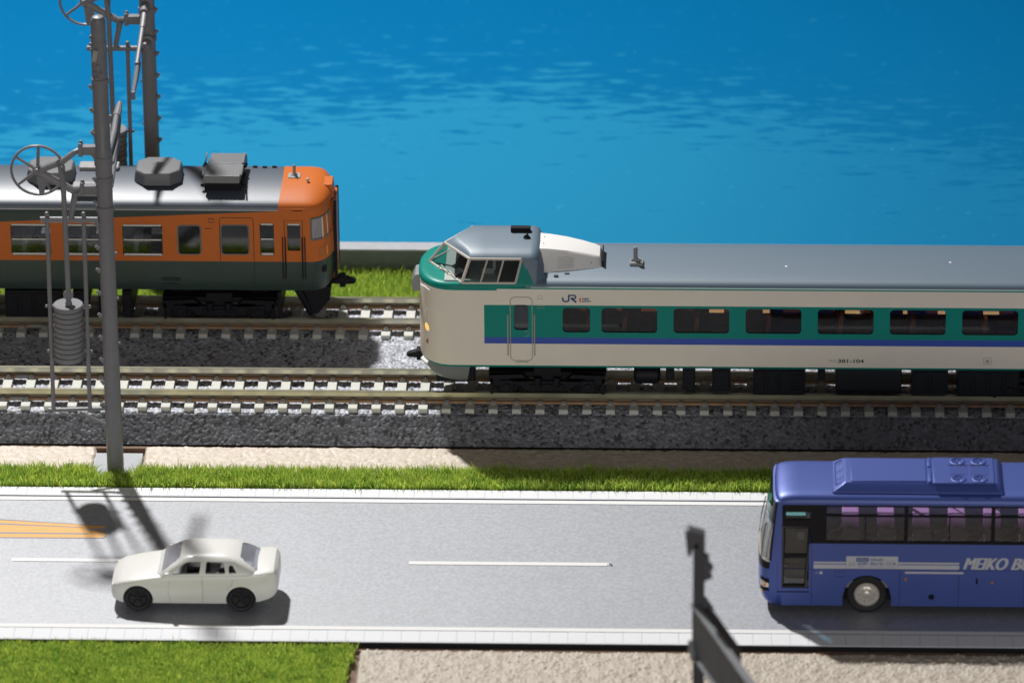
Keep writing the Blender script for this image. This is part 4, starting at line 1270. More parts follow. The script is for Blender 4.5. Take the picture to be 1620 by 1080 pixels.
# ------------------------------------------------------------------ orange and green commuter car
def commuter_car():
    YC, HW = 38.3, 9.7
    XE = -142.0
    t = thing('commuter_train_car', 'orange and dark green commuter train car with a dark grey roof and grey ventilators', 'train car', (-70, YC, 0))
    XC = -14.5                                     # where the side turns into the rounded front
    near = lambda u, v, d: (u, YC - HW + d, v)
    far = lambda u, v, d: (u, YC + HW - d, v)
    def plan(inset=0.0, back=0.0, n=12):
        """front outline from the near side round to the far side"""
        out = [(XC, -HW + inset)]
        for k in range(1, n + 1):
            a = math.radians(-90 + 78 * k / n)
            out.append((XC + (4.35 - inset - back) * math.cos(a) ** 0.86 if math.cos(a) > 0 else XC, -3.6 + (HW - 3.6 - inset) * math.sin(a)))
        out.append((XC + 4.75 - inset - back, -3.3))
        return out + [(x, -y) for x, y in out[::-1]]
    b = MB()
    LV = [(7.9, 0.55, 0), (8.6, 0.38, 0), (10, 0.18, 0), (12, 0.04, 0), (14.3, 0, 0), (18.6, 0, 0.12), (23.6, 0.0, 0.42), (25.25, 0.02, 0.6)]
    b.loft([[(x, YC + y, z) for x, y in plan(i, k)] for z, i, k in LV], closed=False, caps=False, mats=[1, 1, 1, 1, 0, 0, 0])
    line = lambda x: 22.46 + (x + 74.72) * 0.0473
    wide = [(-72.75 - 10.95 * k, -64.93 - 10.95 * k) for k in range(-2, 6)]
    holes = [rrect(a, c, 15.3, 22.1, 0.6) for a, c in wide] + [rrect(-40.13, -35.44, 15.65, 22.03, 0.75), rrect(-31.68, -26.05, 15.7, 22.15, 0.75), rrect(-23.96, -21.19, 15.57, 22.5, 0.4), rrect(-18.62, -16.03, 16.67, 22.5, 0.3)]
    for fn in (near, far):
        for (z0, i0, _), (z1, i1, _) in zip(LV[:4], LV[1:5]):
            b.poly([fn(XE, z0, i0), fn(XC, z0, i0), fn(XC, z1, i1), fn(XE, z1, i1)], 1)
        xk = -20.3
        b.sheet([(XE, 14.3), (XC, 14.3), (XC, 25.25), (xk, 25.25), (xk, line(xk)), (-82.0, line(-82.0)), (-95, line(-82.0)), (XE, line(-82.0))], holes, fn, 0.4, m=0, mh=2)
        b.sheet([(XE, line(-82.0)), (-95, line(-82.0)), (-82, line(-82)), (xk, line(xk)), (xk, 25.25), (XE, 25.25)], [], fn, m=1)
    b.poly([(XE, YC - HW, 7.9), (XE, YC + HW, 7.9), (XE, YC + HW, 25.25), (XE, YC - HW, 25.25)], 1)
    obj('body', b, [m_orange, m_dgreen, m_rubber], t, smooth=40)
    obj('floor', MB().box(XE + 0.5, XC, YC - HW + 1, YC + HW - 1, 7.8, 12.0), m_black_m, t)
    for x in (-33.2, -24.8, -20.2):
        obj('partition', MB().box(x, x + 0.4, YC - HW + 0.5, YC + HW - 0.5, 12, 25.5), m_bluegrey, t)
    def pane(a, c, z0, z1, m, kind):
        for s in (-1, 1):
            y = YC + s * (HW - 0.3)
            w = obj('window', MB().poly([(a - 0.05, y, z0 - 0.05), (c + 0.05, y, z0 - 0.05), (c + 0.05, y, z1 + 0.05), (a - 0.05, y, z1 + 0.05)]), m, t, smooth=0)
            yo = YC + s * (HW - 0.12)
            f = MB()
            if kind == 'bars':
                for q0, q1 in ((z0 + 0.12, z0 + 0.55), (z0 + (z1 - z0) * 0.49, z0 + (z1 - z0) * 0.53), (z1 - 0.42, z1 - 0.1)):
                    f.box(a + 0.22, c - 0.22, min(yo, yo + s * 0.1), max(yo, yo + s * 0.1), q0, q1)
                obj('window_frame', f, m_winbar, w)
            elif kind == 'ring':
                lp = rrect(a + 0.1, c - 0.1, z0 + 0.1, z1 - 0.1, 0.65)
                f.tube([(u, yo + s * 0.05, v) for u, v in lp + lp[:1]], 0.17, 6)
                obj('window_frame', f, m_greyframe, w)
            else:
                f.box(a + 0.15, c - 0.15, min(yo, yo + s * 0.1), max(yo, yo + s * 0.1), z1 - 0.42, z1 - 0.1)
                obj('window_frame', f, m_winbar, w)
    for a, c in wide:
        pane(a, c, 15.3, 22.1, g_grey, 'bars')
    pane(-40.13, -35.44, 15.65, 22.03, g_smoke, 'ring')
    pane(-31.68, -26.05, 15.7, 22.15, g_smoke, 'ring')
    pane(-23.96, -21.19, 15.57, 22.5, g_grey, 'bars')
    pane(-18.62, -16.03, 16.67, 22.5, g_smoke, 'top')
    seats(t, YC, [-46.8 - 5.47 * k for k in range(16)], 12.0, m_seat_lt, 6.6, head=m_seat_w)
    # roof: dark over the saloon, orange over the cab
    sec = [(-9.74, 25.05), (-9.74, 25.3), (-9.66, 25.75), (-9.4, 26.15), (-8.9, 26.5), (-8.0, 26.86), (-6.5, 27.3), (-4.5, 27.75), (-2.2, 28.02), (0, 28.1)]
    sec = sec + [(-v, z) for v, z in sec[:-1]][::-1]
    def edge_x(v):
        return -20.3 + 0.42 * (1 - (v / 9.74) ** 2)
    rings = [[(x if x < -21 else edge_x(v), YC + v, z) for v, z in sec] for x in (XE, -110, -80, -55, -35, -20.3)]
    rf = obj('roof', MB().loft(rings, closed=False, caps=False), m_dark_roof, t, smooth=40)
    obj('roof_gutter', MB().box(XE, -20.3, YC - HW - 0.10, YC - HW + 0.05, 25.2, 25.34), m_gutter, rf)
    obj('roof_gutter', MB().box(XE, -20.3, YC + HW - 0.05, YC + HW + 0.1, 25.2, 25.34), m_gutter, rf)
    rings = [[(edge_x(v), YC + v, z + 0.02) for v, z in sec]]
    for k, x in enumerate((-17.5, -15.6, -14.2, -13.0, -12.0, -11.2, -10.6, -10.25)):
        u = max(0.0, (x + 16.2) / 6.05)
        sz = math.sqrt(max(0.0, 1 - u ** 2.6))
        pw = [p for p in plan(0.02, 0.6)]
        half = HW if x < XC else max([abs(y) for (px_, y) in pw if px_ <= x + 1e-6] + [3.3])
        if x >= XC:                       # width of the front outline at this x
            xs_, ys_ = [p[0] for p in pw[:14]], [-p[1] for p in pw[:14]]
            half = float(np.interp(x, xs_, ys_))
        rings.append([(x, YC + v * half / 9.74, 25.05 + (z + 0.02 - 25.05) * (0.22 + 0.78 * sz)) for v, z in sec])
    cr = MB().loft(rings, closed=False, caps=False)
    last = rings[-1]
    cr.poly(last)
    obj('cab_roof', cr, m_orange, t, smooth=45)
    obj('cab_gutter', MB().tube([(-20.3, YC - HW - 0.05, 25.42), (-15.2, YC - HW - 0.05, 25.5)], 0.14, 6), m_orange, t)
    obj('cab_gutter', MB().tube([(-20.3, YC + HW + 0.05, 25.42), (-15.2, YC + HW + 0.05, 25.5)], 0.14, 6), m_orange, t)
    hb = MB().add([(-12.9, YC - 2.1, 27.45), (-10.15, YC - 2.1, 27.5), (-10.15, YC + 2.1, 27.5), (-12.9, YC + 2.1, 27.45), (-12.4, YC - 2.1, 25.3), (-9.9, YC - 2.1, 24.6), (-9.9, YC + 2.1, 24.6), (-12.4, YC + 2.1, 25.3)],
                  [(0, 1, 2, 3), (4, 7, 6, 5), (0, 4, 5, 1), (1, 5, 6, 2), (2, 6, 7, 3), (3, 7, 4, 0)])
    obj('headlamp_box', hb, m_orange, t, smooth=0, bevel=0.12)
    # wrap-round windscreen
    pw = plan(-0.04, 0.0)
    def patch(i0, i1, z0, z1, out, rows=3):
        g_ = []
        for r_ in range(rows + 1):
            z = z0 + (z1 - z0) * r_ / rows
            k = max(0, (z - 14.3)) * 0.6 / 10.95
            pp = plan(-out, k)
            g_.append([(x, YC + y, z) for x, y in pp[i0:i1 + 1]])
        return g_
    for far_ in (False, True):
        g_ = patch(1, 12, 19.0, 23.5, 0.05)
        if far_:
            g_ = [[(x, 2 * YC - y, z) for x, y, z in r_] for r_ in g_]
        w = obj('windscreen', MB().loft(g_, closed=False, caps=False), g_screen, t)
        loop = g_[0] + [r_[-1] for r_ in g_[1:]] + g_[-1][::-1][1:] + [r_[0] for r_ in g_[::-1][1:]]
        obj('windscreen_frame', MB().tube(loop, 0.2, 6), m_greyframe, w)
        obj('windscreen_pillar', MB().tube([g_[0][5], g_[-1][5]], 0.16, 6).tube([g_[0][8], g_[-1][8]], 0.12, 6), m_winbar, w)
        lb = patch(4, 8, 15.2, 17.1, 0.12, 1)
        tb = patch(7, 8, 15.2, 17.0, 0.2, 1)
        vb = patch(5, 7, 11.6, 13.0, 0.1, 1)
        if far_:
            lb, tb, vb = [[[(x, 2 * YC - y, z) for x, y, z in r_] for r_ in q] for q in (lb, tb, vb)]
        tl = obj('tail_lamp_case', MB().loft(lb, closed=False, caps=False), m_orange2, t)
        obj('tail_lamp', MB().loft(tb, closed=False, caps=False), m_orange_lens, tl)
        obj('front_vent', MB().loft(vb, closed=False, caps=False), m_black_m, t)
    obj('cab_interior', MB().box(-20, -12.5, YC - 8, YC + 8, 12, 18.4), m_dkgrey, t)
    obj('cab_partition', MB().box(-15.6, -15.3, YC - 8.9, YC + 3.0, 12, 24.8), m_seat_lt, t)
    obj('gangway_door', MB().box(-10.2, -9.45, YC - 3.3, YC + 3.3, 8.0, 24.6), m_orange2, t, bevel=0.1)
    for s in (-1, 1):
        obj('gangway_frame', MB().box(-9.95, -9.3, YC + s * 3.5 - 0.25, YC + s * 3.5 + 0.25, 8.2, 24.9), m_black, t, bevel=0.1)
    # doors with seams and grab rails
    def seam(name, loop, m=None, r=0.07):
        return obj(name, MB().tube([near(u, v, -0.01) for u, v in loop], r, 5), m or m_rubber, t)
    seam('passenger_door', [(-31.8, 14.3), (-31.8, 23.3), (-31.5, 23.6), (-25.5, 23.6), (-25.2, 23.3), (-25.2, 8.2)])
    dc = seam('cab_door', [(-19.15, 9.0), (-19.15, 23.1), (-15.6, 23.1), (-15.6, 9.0)])
    for x in (-19.55, -19.0, -15.75, -15.2):
        obj('handrail', MB().tube([near(x, 19.6, -0.14), near(x, 10.7, -0.1)], 0.11, 6), m_black, dc)
    for lp in ([(-33.9, 23.4), (-32.9, 23.4), (-32.9, 22.6), (-33.9, 22.6), (-33.9, 23.4)], [(-34.6, 21.3), (-33.4, 21.3)]):
        seam('side_lamp', lp, r=0.08)
    for z in (10.6, 10.2, 9.2):
        seam('side_louvre', [(-43.5, z), (-39.8, z)], m_dgreen, 0.07)
    # roof fittings
    def unit(xc, yc, w=4.5, d=4.3):
        z0, zt = 26.9, 30.5
        oc = lambda a, c, k: [(xc - a + k, yc - c), (xc + a - k, yc - c), (xc + a, yc - c + k), (xc + a, yc + c - k), (xc + a - k, yc + c), (xc - a + k, yc + c), (xc - a, yc + c - k), (xc - a, yc - c + k)]
        rings = []
        for f_, z in ((0.80, z0), (0.80, z0 + 0.9), (1.03, z0 + 1.05), (1.02, z0 + 2.0), (0.985, zt - 0.55), (0.955, zt - 0.16), (0.91, zt - 0.02), (0.86, zt)):
            rings.append([(x, y, z) for x, y in oc(w * f_ + (0 if f_ > 0.9 else 0), d * f_, 2.0 * f_)])
        o = obj('roof_ventilator', MB().loft(rings, mats=[1, 1, 0, 0, 0, 0, 0]), [m_unit, m_black_m], t, smooth=28, bevel=0.12)
        gr = MB()
        for k in range(13):
            for j in range(5):
                if (k - 6) ** 2 / 40 + (j - 2) ** 2 / 5.5 < 1:
                    gr.box(xc - 0.02 + (k - 6) * 0.27 - 0.09, xc + (k - 6) * 0.27 + 0.09, yc + 0.6 + (j - 2) * 0.55 - 0.18, yc + 0.6 + (j - 2) * 0.55 + 0.18, zt - 0.02, zt + 0.06)
        go = obj('grille', gr, m_unit2, o, smooth=0)
        struct(go, 'stuff')
    unit(-44.25, YC)
    unit(-65.4, YC)
    unit(-87, YC)
    unit(-108, YC)
    # boxed ventilator on brackets
    z = 31.1
    v = MB()
    v.add([(-35.0, 32.2, z - 0.2), (-27.9, 32.2, z - 0.2), (-27.6, 37.9, z + 0.05), (-34.6, 37.9, z + 0.05), (-35.2, 32.0, z - 1.7), (-28.0, 32.0, z - 1.7), (-27.5, 38, z - 1.8), (-34.8, 38, z - 1.8)],
          [(0, 1, 2, 3), (4, 7, 6, 5), (0, 4, 5, 1), (1, 5, 6, 2), (2, 6, 7, 3), (3, 7, 4, 0)])
    v.add([(-34.6, 38.05, z + 0.05), (-27.6, 38.05, z + 0.05), (-27.3, 43.6, z - 0.25), (-34.2, 43.6, z - 0.25), (-34.8, 38.05, z - 1.8), (-27.5, 38.05, z - 1.8), (-27.2, 43.8, z - 2.2), (-34.3, 43.8, z - 2.2)],
          [(0, 1, 2, 3), (4, 7, 6, 5), (0, 4, 5, 1), (1, 5, 6, 2), (2, 6, 7, 3), (3, 7, 4, 0)])
    bx = obj('boxed_ventilator', v, m_unit, t, smooth=0, bevel=0.1)
    k_ = MB().box(-34.9, -27.7, 32.9, 43, 27.0, z - 1.9)
    obj('ventilator_base', k_, m_black_m, bx)
    for x in (-35.3, -27.3):
        for y, zz in ((33.0, 28.6), (35.0, 29.6), (36.4, 29.4), (38.6, 30.2), (41.0, 29.6)):
            obj('bracket_knob', MB().ball((x, y, zz), 0.38, n=8), m_black, bx)
    for y in (32.9, 37.9):
        obj('lid_edge', MB().box(-35.2, -34.9, y - 0.6, y + 5.2, z - 0.2, z + 0.12).box(-27.8, -27.5, y - 0.6, y + 5.2, z - 0.2, z + 0.12), m_unit, bx)
    for y, zt, col in ((42.6, 28.7, 0), (32.2, 28.9, 1)):
        x0, x1 = (-60.3, -52.5) if col == 0 else (-60.6, -54.5)
        rings = []
        for f_, zz in ((0.6, zt - 1.9), (0.75, zt - 1.2), (1, zt - 0.3), (1, zt - 0.1), (0.95, zt)):
            xm, hw_ = (x0 + x1) / 2, (x1 - x0) / 2
            rings.append([(xm - hw_ * f_, y - 1.5, zz), (xm + hw_ * f_, y - 1.5, zz), (xm + hw_ * f_, y + 1.5, zz), (xm - hw_ * f_, y + 1.5, zz)])
        pv = obj('push_ventilator', MB().loft(rings), m_grey, t, smooth=20, bevel=0.08)
        obj('ventilator_foot', MB().box(x0 + 0.3, x1 - 0.3, y - 1.2, y + 1.2, 26.2, zt - 1.4), m_black_m, pv)
    kn = [(-25.8, 44.5), (-23.9, 44.3), (-22.0, 44.5)]
    for x, y in kn:
        obj('roof_hook', MB().box(x - 0.45, x + 0.45, y - 0.2, y + 0.2, 27.0, 27.75), m_black, t)
    an = MB().box(-18.9, -16.5, YC - 0.6, YC + 1.7, 27.6, 28.3)
    a_ = obj('antenna_base', an, m_grey, t, bevel=0.06)
    obj('antenna_rod', MB().lathe([(0.75, 0), (0.5, 0.3), (0.3, 0.5), (0.3, 2.0), (0.2, 2.15), (0.01, 2.2)], (-17.7, YC + 0.6, 28.3), 'z', 12), m_unit2, a_)
    obj('whistle', MB().lathe([(0.22, -0.3), (0.2, 0.9), (0.32, 1.0), (0.3, 1.3), (0.01, 1.4)], (-14.9, YC - 2.0, 27.4), 'z', 10), m_grey, t)
    # below the floor
    coupler(t, -9.9, YC, 6.2, 1, 0.78)
    pk = MB()
    pk.tube([(-17.5, YC - 6.5, 7.8), (-15.8, YC - 6.5, 4.5), (-14.6, YC - 6.0, 1.2)], [0.8, 0.7, 0.5], 8)
    pk.prism([(-17.2, 7.8), (-10.6, 7.4), (-10.8, 4.6), (-13.2, 1.6), (-14.2, 1.4)], lambda u, w, d: (u, YC + d, w), -6.2, 6.2)
    obj('obstacle_guard', pk, m_black, t, bevel=0.1)
    bogie(t, -32.5, YC)
    bogie(t, -124.0, YC)
    under_boxes(t, YC, [('box', -51.5, -49.6, 1.6), ('box', -56.2, -53.7, 1.8), ('box', -61.2, -58.2, 3.6), ('box', -74.6, -63.3, 1.5), ('box', -92, -78, 1.6), ('box', -110, -95, 2), ('box', -21.0, -20.2, 1.5)])
m_seat_lt = mat('pale_grey_seat', (0.62, 0.62, 0.61), 0.7)
m_rubber = mat('dark_window_rubber', (0.045, 0.04, 0.035), 0.6)
m_winbar = mat('pale_window_bar', (0.62, 0.61, 0.57), 0.4)
m_greyframe = mat('grey_window_frame', (0.15, 0.15, 0.145), 0.45)
m_gutter = mat('bright_gutter_line', (0.55, 0.56, 0.58), 0.4)
m_orange2 = mat('orange_recess', (0.45, 0.12, 0.02), 0.4)
g_smoke = glass('smoke_glass', (0.16, 0.17, 0.19), 0.08)
g_screen = glass('windscreen_glass', (0.5, 0.53, 0.55), 0.12)
commuter_car()

# ------------------------------------------------------------------ blue coach
m_coach = mat('blue_metallic_coach_paint', (0.030, 0.074, 0.36), 0.48, metal=0.35, film=(0.6, 1.65, 0.44), var=(22, 0.10), bump=(16, 0.06, 0.03))
m_coach_d = mat('blue_seam', (0.012, 0.014, 0.09), 0.5)
m_strip = mat('pale_grey_print', (0.50, 0.52, 0.58), 0.5)
m_signblue = mat('sign_blue_print', (0.03, 0.08, 0.30), 0.5)
m_bframe = mat('black_window_frame', (0.006, 0.006, 0.009), 0.5, spec=0.2)
m_chrome = mat('chrome_wheel', (0.66, 0.63, 0.58), 0.28, metal=0.45, spec=0.9)
m_tyre = mat('black_tyre', (0.010, 0.010, 0.014), 0.6)
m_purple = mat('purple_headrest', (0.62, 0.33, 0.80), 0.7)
m_purple_shade = mat('shaded_purple_headrest', (0.22, 0.17, 0.24), 0.8)  # purple with shade mixed into its colour, for the near row
m_bseat = mat('grey_coach_seat', (0.16, 0.155, 0.16), 0.8)
m_bint = mat('grey_coach_interior', (0.22, 0.22, 0.22), 0.7)
def coach():
    YC, HW = -66.7, 7.8
    XE = 154.0
    XS = 76.9
    ZG = -8.0
    t = thing('coach', 'dark blue coach with purple headrests, white side lettering and a roof air conditioner', 'coach', (115, YC, ZG))
    near = lambda u, v, d: (u, YC - HW + d, v)
    far = lambda u, v, d: (u, YC + HW - d, v)
    def plan(inset, xo, n=14):
        out = [(XS + 0.4, -HW + inset)]
        for k in range(n + 1):
            a = -math.pi / 2 + math.pi * k / n
            ca, sa = abs(math.cos(a)) ** (2 / 4.2), abs(math.sin(a)) ** (2 / 4.2)
            out.append((XS - (3.75 - xo - inset) * ca, (HW - inset) * sa * (1 if a > 0 else -1)))
        return out + [(XS + 0.4, HW - inset)]
    LV = [(-6.4, 0.5, 1.0), (-5.6, 0.12, 0.45), (-4.0, 0.0, 0.05), (-1.0, 0, 0.0), (2.4, 0, 0.15), (2.6, 0.02, 0.3)]
    UP = [(14.2, 0.04, 2.45), (14.75, 0.12, 2.6), (15.25, 0.5, 2.75), (15.55, 1.2, 3.1), (15.7, 2.4, 3.3)]
    ring = lambda z, i, xo: [(x, YC + y, z) for x, y in plan(i, xo)]
    b = MB()
    b.loft([ring(*q) for q in LV], closed=False, caps=False)
    b.loft([ring(13.75, 0.03, 2.37), ring(14.45, 0.05, 2.5), ring(14.6, 0.3, 2.7)], closed=False, caps=False)
    # corner posts beside the windscreen
    PZ = [(2.6, 0.02, 0.3), (6, 0.0, 0.85), (10, 0.0, 1.6), (14.2, 0.04, 2.45)]
    for sl_ in (slice(0, 3), slice(-3, None)):
        b.loft([ring(*q)[sl_] for q in PZ], closed=False, caps=False)
    # sides
    arch = [(92.75 + 4.35 * math.cos(math.radians(a)), -4.6 + 4.35 * math.sin(math.radians(a))) for a in range(155, 24, -10)]
    arch = [(88.35, -6.4), (88.35, -4.6)] + [p for p in arch if p[1] > -4.5] + [(97.15, -4.6), (97.15, -6.4)]
    arch2 = [(x + 42.0, z) for x, z in arch]
    for fn in (near, far):
        low = [(82.75, -6.4)] + arch + arch2 + [(XE, -6.4), (XE, 6.15), (82.75, 6.15)]
        b.sheet(low, [], fn)
        b.sheet([(XS + 0.4, -6.4), (82.75, -6.4), (82.75, -2.9), (XS + 0.4, -2.9)], [], fn)
        b.sheet([(XS + 0.4, 13.75), (XE, 13.75), (XE, 14.25), (XS + 0.4, 14.25)], [], fn)
        b.sheet([(82.2, -2.9), (82.75, -2.9), (82.75, 6.15), (82.2, 6.15)], [], fn)
    # roof
    sec = [(-7.76, 14.2), (-7.68, 14.75), (-7.3, 15.25), (-6.6, 15.55), (-5.4, 15.7), (-2.5, 15.8), (0, 15.82)]
    sec = sec + [(-v, z) for v, z in sec[:-1]][::-1]
    rings = [[(x, YC + v, z) for v, z in sec] for x in (80.5, 90, 110, 130, XE - 1)]
    b.loft(rings, closed=False, caps=False)
    # roof front: the roof section shrinks into the front edge
    rr = []
    for k in range(7):
        u = k / 6
        x = 80.5 - 4.55 * math.sin(u * math.pi / 2)
        drop = 1.25 * (1 - math.cos(u * math.pi / 2)) ** 1.2
        rr.append([(x + 0.9 * (abs(v) / 7.76) ** 5 * u, YC + v * (1 - 0.01 * u), z - drop * (z - 14.2) / 1.6) for v, z in sec])
    b.loft(rr, closed=False, caps=False)
    fr_ = [(x, y, z) for x, y, z in rr[-1]]
    b.loft([fr_, [(x - 0.12, y, 14.15 + (z - 14.2) * 0.05) for x, y, z in fr_]], closed=False, caps=False)
    b.poly([(XE, YC - HW, -6.4), (XE, YC + HW, -6.4), (XE, YC + HW, 14.2), (XE, YC - HW, 14.2)])
    obj('body', b, m_coach, t, smooth=40)
    obj('chassis', MB().box(75.5, XE - 1, YC - HW + 1.8, YC + HW - 1.8, -6.0, -3.0), m_black_m, t)
    obj('wheel_well', MB().box(88.3, 97.2, YC - HW + 2.7, YC - HW + 4.5, -6.3, 0), m_black_m, t)
    obj('wheel_well', MB().box(130.3, 139.2, YC - HW + 2.7, YC - HW + 4.5, -6.3, 0), m_black_m, t)
    # windscreen
    ws = MB()
    WZ = [(2.6, 0.02, 0.3), (4.5, 0.0, 0.58), (6.5, 0.0, 0.95), (8.5, 0.0, 1.33), (10, 0.0, 1.6), (12, 0.02, 2.0), (14.2, 0.04, 2.45)]
    ws.loft([ring(*q)[2:-2] for q in WZ], closed=False, caps=False, mats=[0, 0, 0, 0, 1, 1])
    w_ = obj('windscreen', ws, [g_ws, g_wteal], t, smooth=50)
    rim = ring(*WZ[0])[2:-2]
    obj('windscreen_glint', MB().loft([[(x + 0.25, y + 0.15, z) for x, y, z in ring(*q)[4:7]] for q in WZ[:5]], closed=False, caps=False), m_white, w_)  # white strip added to stand for the bright reflection at the glass edge
    obj('windscreen_seal', MB().tube([r_ for r_ in rim], 0.28, 6), m_chrome, w_)
    obj('windscreen_post', MB().tube([ring(*q)[2] for q in WZ], 0.2, 6).tube([ring(*q)[-3] for q in WZ], 0.2, 6), m_bframe, w_)
    k0 = ring(2.4, -0.03, 0.15)
    k1 = ring(0.9, -0.03, 0.03)
    obj('wiper_panel', MB().loft([k0[2:-2], k1[2:-2]], closed=False, caps=False), m_bframe, t)
    wp = MB()
    for q in (5, 9):
        p0, p1 = Vector(ring(2.3, -0.1, 0.15)[q]), Vector(ring(9.0, -0.25, 1.42)[q + 1])
        wp.tube([tuple(p0), tuple((p0 + p1) / 2 + Vector((-0.15, 0.4, 0))), tuple(p1)], 0.1, 5)
    obj('wiper', wp, m_bframe, t)
    # headlamps
    for s in (-1, 1):
        def band(z0, z1, i0, i1, out, xo):
            r_ = [ring(z, -out, xo)[i0:i1] for z in (z0, z1)]
            if s > 0:
                r_ = [[(x, 2 * YC - y, z) for x, y, z in q] for q in r_]
            return r_
        hl = obj('headlamp', MB().loft(band(-3.6, -1.1, 2, 6, 0.05, 0.0), closed=False, caps=False), m_bframe, t)
        obj('headlamp_lens', MB().loft(band(-2.9, -1.7, 3, 6, 0.12, 0.0), closed=False, caps=False), m_chrome, hl)
        obj('indicator', MB().loft(band(-2.75, -1.9, 2, 3 + 1, 0.16, 0.0), closed=False, caps=False), m_white, hl)
        c = Vector(band(-2.3, -2.2, 2, 4, 0.2, 0)[0][1])
        obj('indicator_bulb', MB().ball(tuple(c), 0.32), m_orange_lens, hl)
        obj('fog_lamp', MB().loft(band(-4.3, -3.7, 4, 6, 0.1, 0.08), closed=False, caps=False), m_yellow, hl)
    # side glazing: one frame, each pane a part
    fm = MB()
    X0, X1 = 85.3, 152.0
    zb, zt = 6.6, 13.55
    xs = [85.3, 99.6, 115.2, 130.8, 146.4]
    holes = []
    panes = []
    for a, c in zip(xs[:-1], xs[1:]):
        a_, c_ = a + (0.35 if a > 86 else 0), c - 0.35
        mid = a_ + (c_ - a_) * 0.5
        panes += [(a_, c_, 11.95, zt), (a_, mid - 0.1, zb, 11.55), (mid + 0.1, c_, zb, 11.55)]
    holes = [rrect(a, c, z0, z1, 0.15, 2) for a, c, z0, z1 in panes]
    for s, fn in ((-1, near), (1, far)):
        f2 = lambda u, v, d, fn=fn: fn(u, v, d - 0.03)
        fm.sheet([(XS + 0.45, 9.7), (XS + 0.5, 13.9), (XE - 1, 13.9), (XE - 1, 6.18), (82.8, 6.18), (82.6, 9.7)], holes + [rect(78.0, 82.44, 10.92, 12.44)], f2, 0.35)
        fm.sheet([(XS + 0.4, 9.7), (82.6, 9.7), (82.2, 5.0), (81.9, -2.85), (XS + 0.4, -2.85)], [[(77.9, 9.2), (82.0, 9.2), (81.75, 3.9), (77.8, 3.9)], [(77.75, 3.2), (81.7, 3.2), (81.35, -2.2), (77.7, -2.2)]], f2, 0.35)
    obj('window_frame', fm, m_bframe, t, smooth=0)
    for s in (-1, 1):
        y = YC + s * (HW - 0.25)
        q = lambda lp: MB().poly([(u, y, v) for u, v in lp])
        for a, c, z0, z1 in panes:
            obj('window', q(rect(a - 0.05, c + 0.05, z0 - 0.05, z1 + 0.05)), g_coach, t, smooth=0)
        obj('destination_window', q(rect(77.9, 82.5, 10.8, 12.5)), g_teal, t, smooth=0)
        if s < 0:
            dr = obj('door', q([(77.8, 9.3), (82.1, 9.3), (81.8, 3.8), (77.7, 3.8)]), g_grey, t, smooth=0)
            obj('door_pane', q([(77.7, 3.3), (81.8, 3.3), (81.4, -2.3), (77.6, -2.3)]), g_grey, dr, smooth=0)
            lp = [(XS + 0.55, 9.5), (82.35, 9.5), (81.65, -2.7), (XS + 0.55, -2.7), (XS + 0.55, 9.5)]
            obj('door_trim', MB().tube([near(u, v, -0.06) for u, v in lp], 0.09, 5), m_greyframe, dr)
            obj('door_dark_panel', MB().box(77.2, 82.4, YC - HW + 3.2, YC - HW + 3.5, -3, 9.6), m_bint, dr)  # plain panel added behind the door to darken the view inside
            obj('door_step', MB().box(77.6, 81.6, YC - HW + 0.5, YC - 3, -2.2, -1.2).box(77.6, 81.6, YC - HW + 1.6, YC - 3, -1.2, 0.6), m_grey, dr)
            obj('driver_mirror_plate', MB().box(80.0, 81.4, YC - HW + 1.2, YC - HW + 1.5, 6.3, 7.9), m_ltgrey, dr, bevel=0.2)
    # engraved seams, slot, fittings
    sm = MB()
    for u in (82.72, 98.6, 109.27, 121.0):
        sm.box(u - 0.05, u + 0.05, YC - HW - 0.012, YC - HW + 0.2, -6.3, 0.9 if u > 90 else 6.0)
    sm.box(77.3, 121, YC - HW - 0.012, YC - HW + 0.2, 0.93, 1.0)
    sm.box(XS - 0.35, XS - 0.28, YC - HW - 0.01, YC - HW + 0.3, -6.2, 2.4)
    for lp in (rect(86.9, 88.6, -0.5, 0.55),):
        sm.tube([near(u, v, -0.01) for u, v in lp + lp[:1]], 0.05, 5)
    obj('panel_seam', sm, m_coach_d, t, smooth=0)
    obj('step_slot', MB().box(76.5, 82.3, YC - HW - 0.03, YC - HW + 0.2, -3.78, -3.55), m_bframe, t, bevel=0.03)
    obj('fuel_cap', MB().lathe([(0.01, -0.12), (0.52, -0.1), (0.6, 0.1)], (104.4, YC - HW, -4.5), 'y', 18), m_bframe, t)
    for x, z in ((99.68, -0.9), (115.3, -1.5)):
        obj('side_marker', MB().lathe([(0.01, -0.2), (0.25, -0.15), (0.32, 0.1)], (x, YC - HW, z), 'y', 12), m_yellow2, t)
    obj('hatch_handle', MB().box(112.35, 112.7, YC - HW - 0.1, YC - HW, -1.8, -0.6), m_bframe, t, bevel=0.05)
    obj('small_emblem', MB().box(84.1, 84.7, YC - HW - 0.02, YC - HW, 0.0, 0.5).box(83.4, 83.8, YC - HW - 0.02, YC - HW, 0.22, 0.32), m_strip, t)
    # printed side decoration
    st = MB()
    Y = YC - HW - 0.015
    def bar(x0, x1, z0, z1, m=0, d=0.0):
        st.poly([(x0, Y - d, z0), (x1, Y - d, z0), (x1, Y - d, z1), (x0, Y - d, z1)], m)
    for a, c in ((83.05, 88.9), (98.3, 109.3)):
        bar(a, c, 1.1, 1.95)
        bar(a, c, 2.12, 2.5)
    bar(99.55, 110.1, 0.22, 0.62)
    bar(88.94, 98.27, 1.12, 3.65)
    bar(90.75, 93.0, 2.55, 3.35, 1, 0.006)
    obj('side_stripes', st, [m_strip, m_signblue], t, smooth=0, weld=False)
    sg = MB()
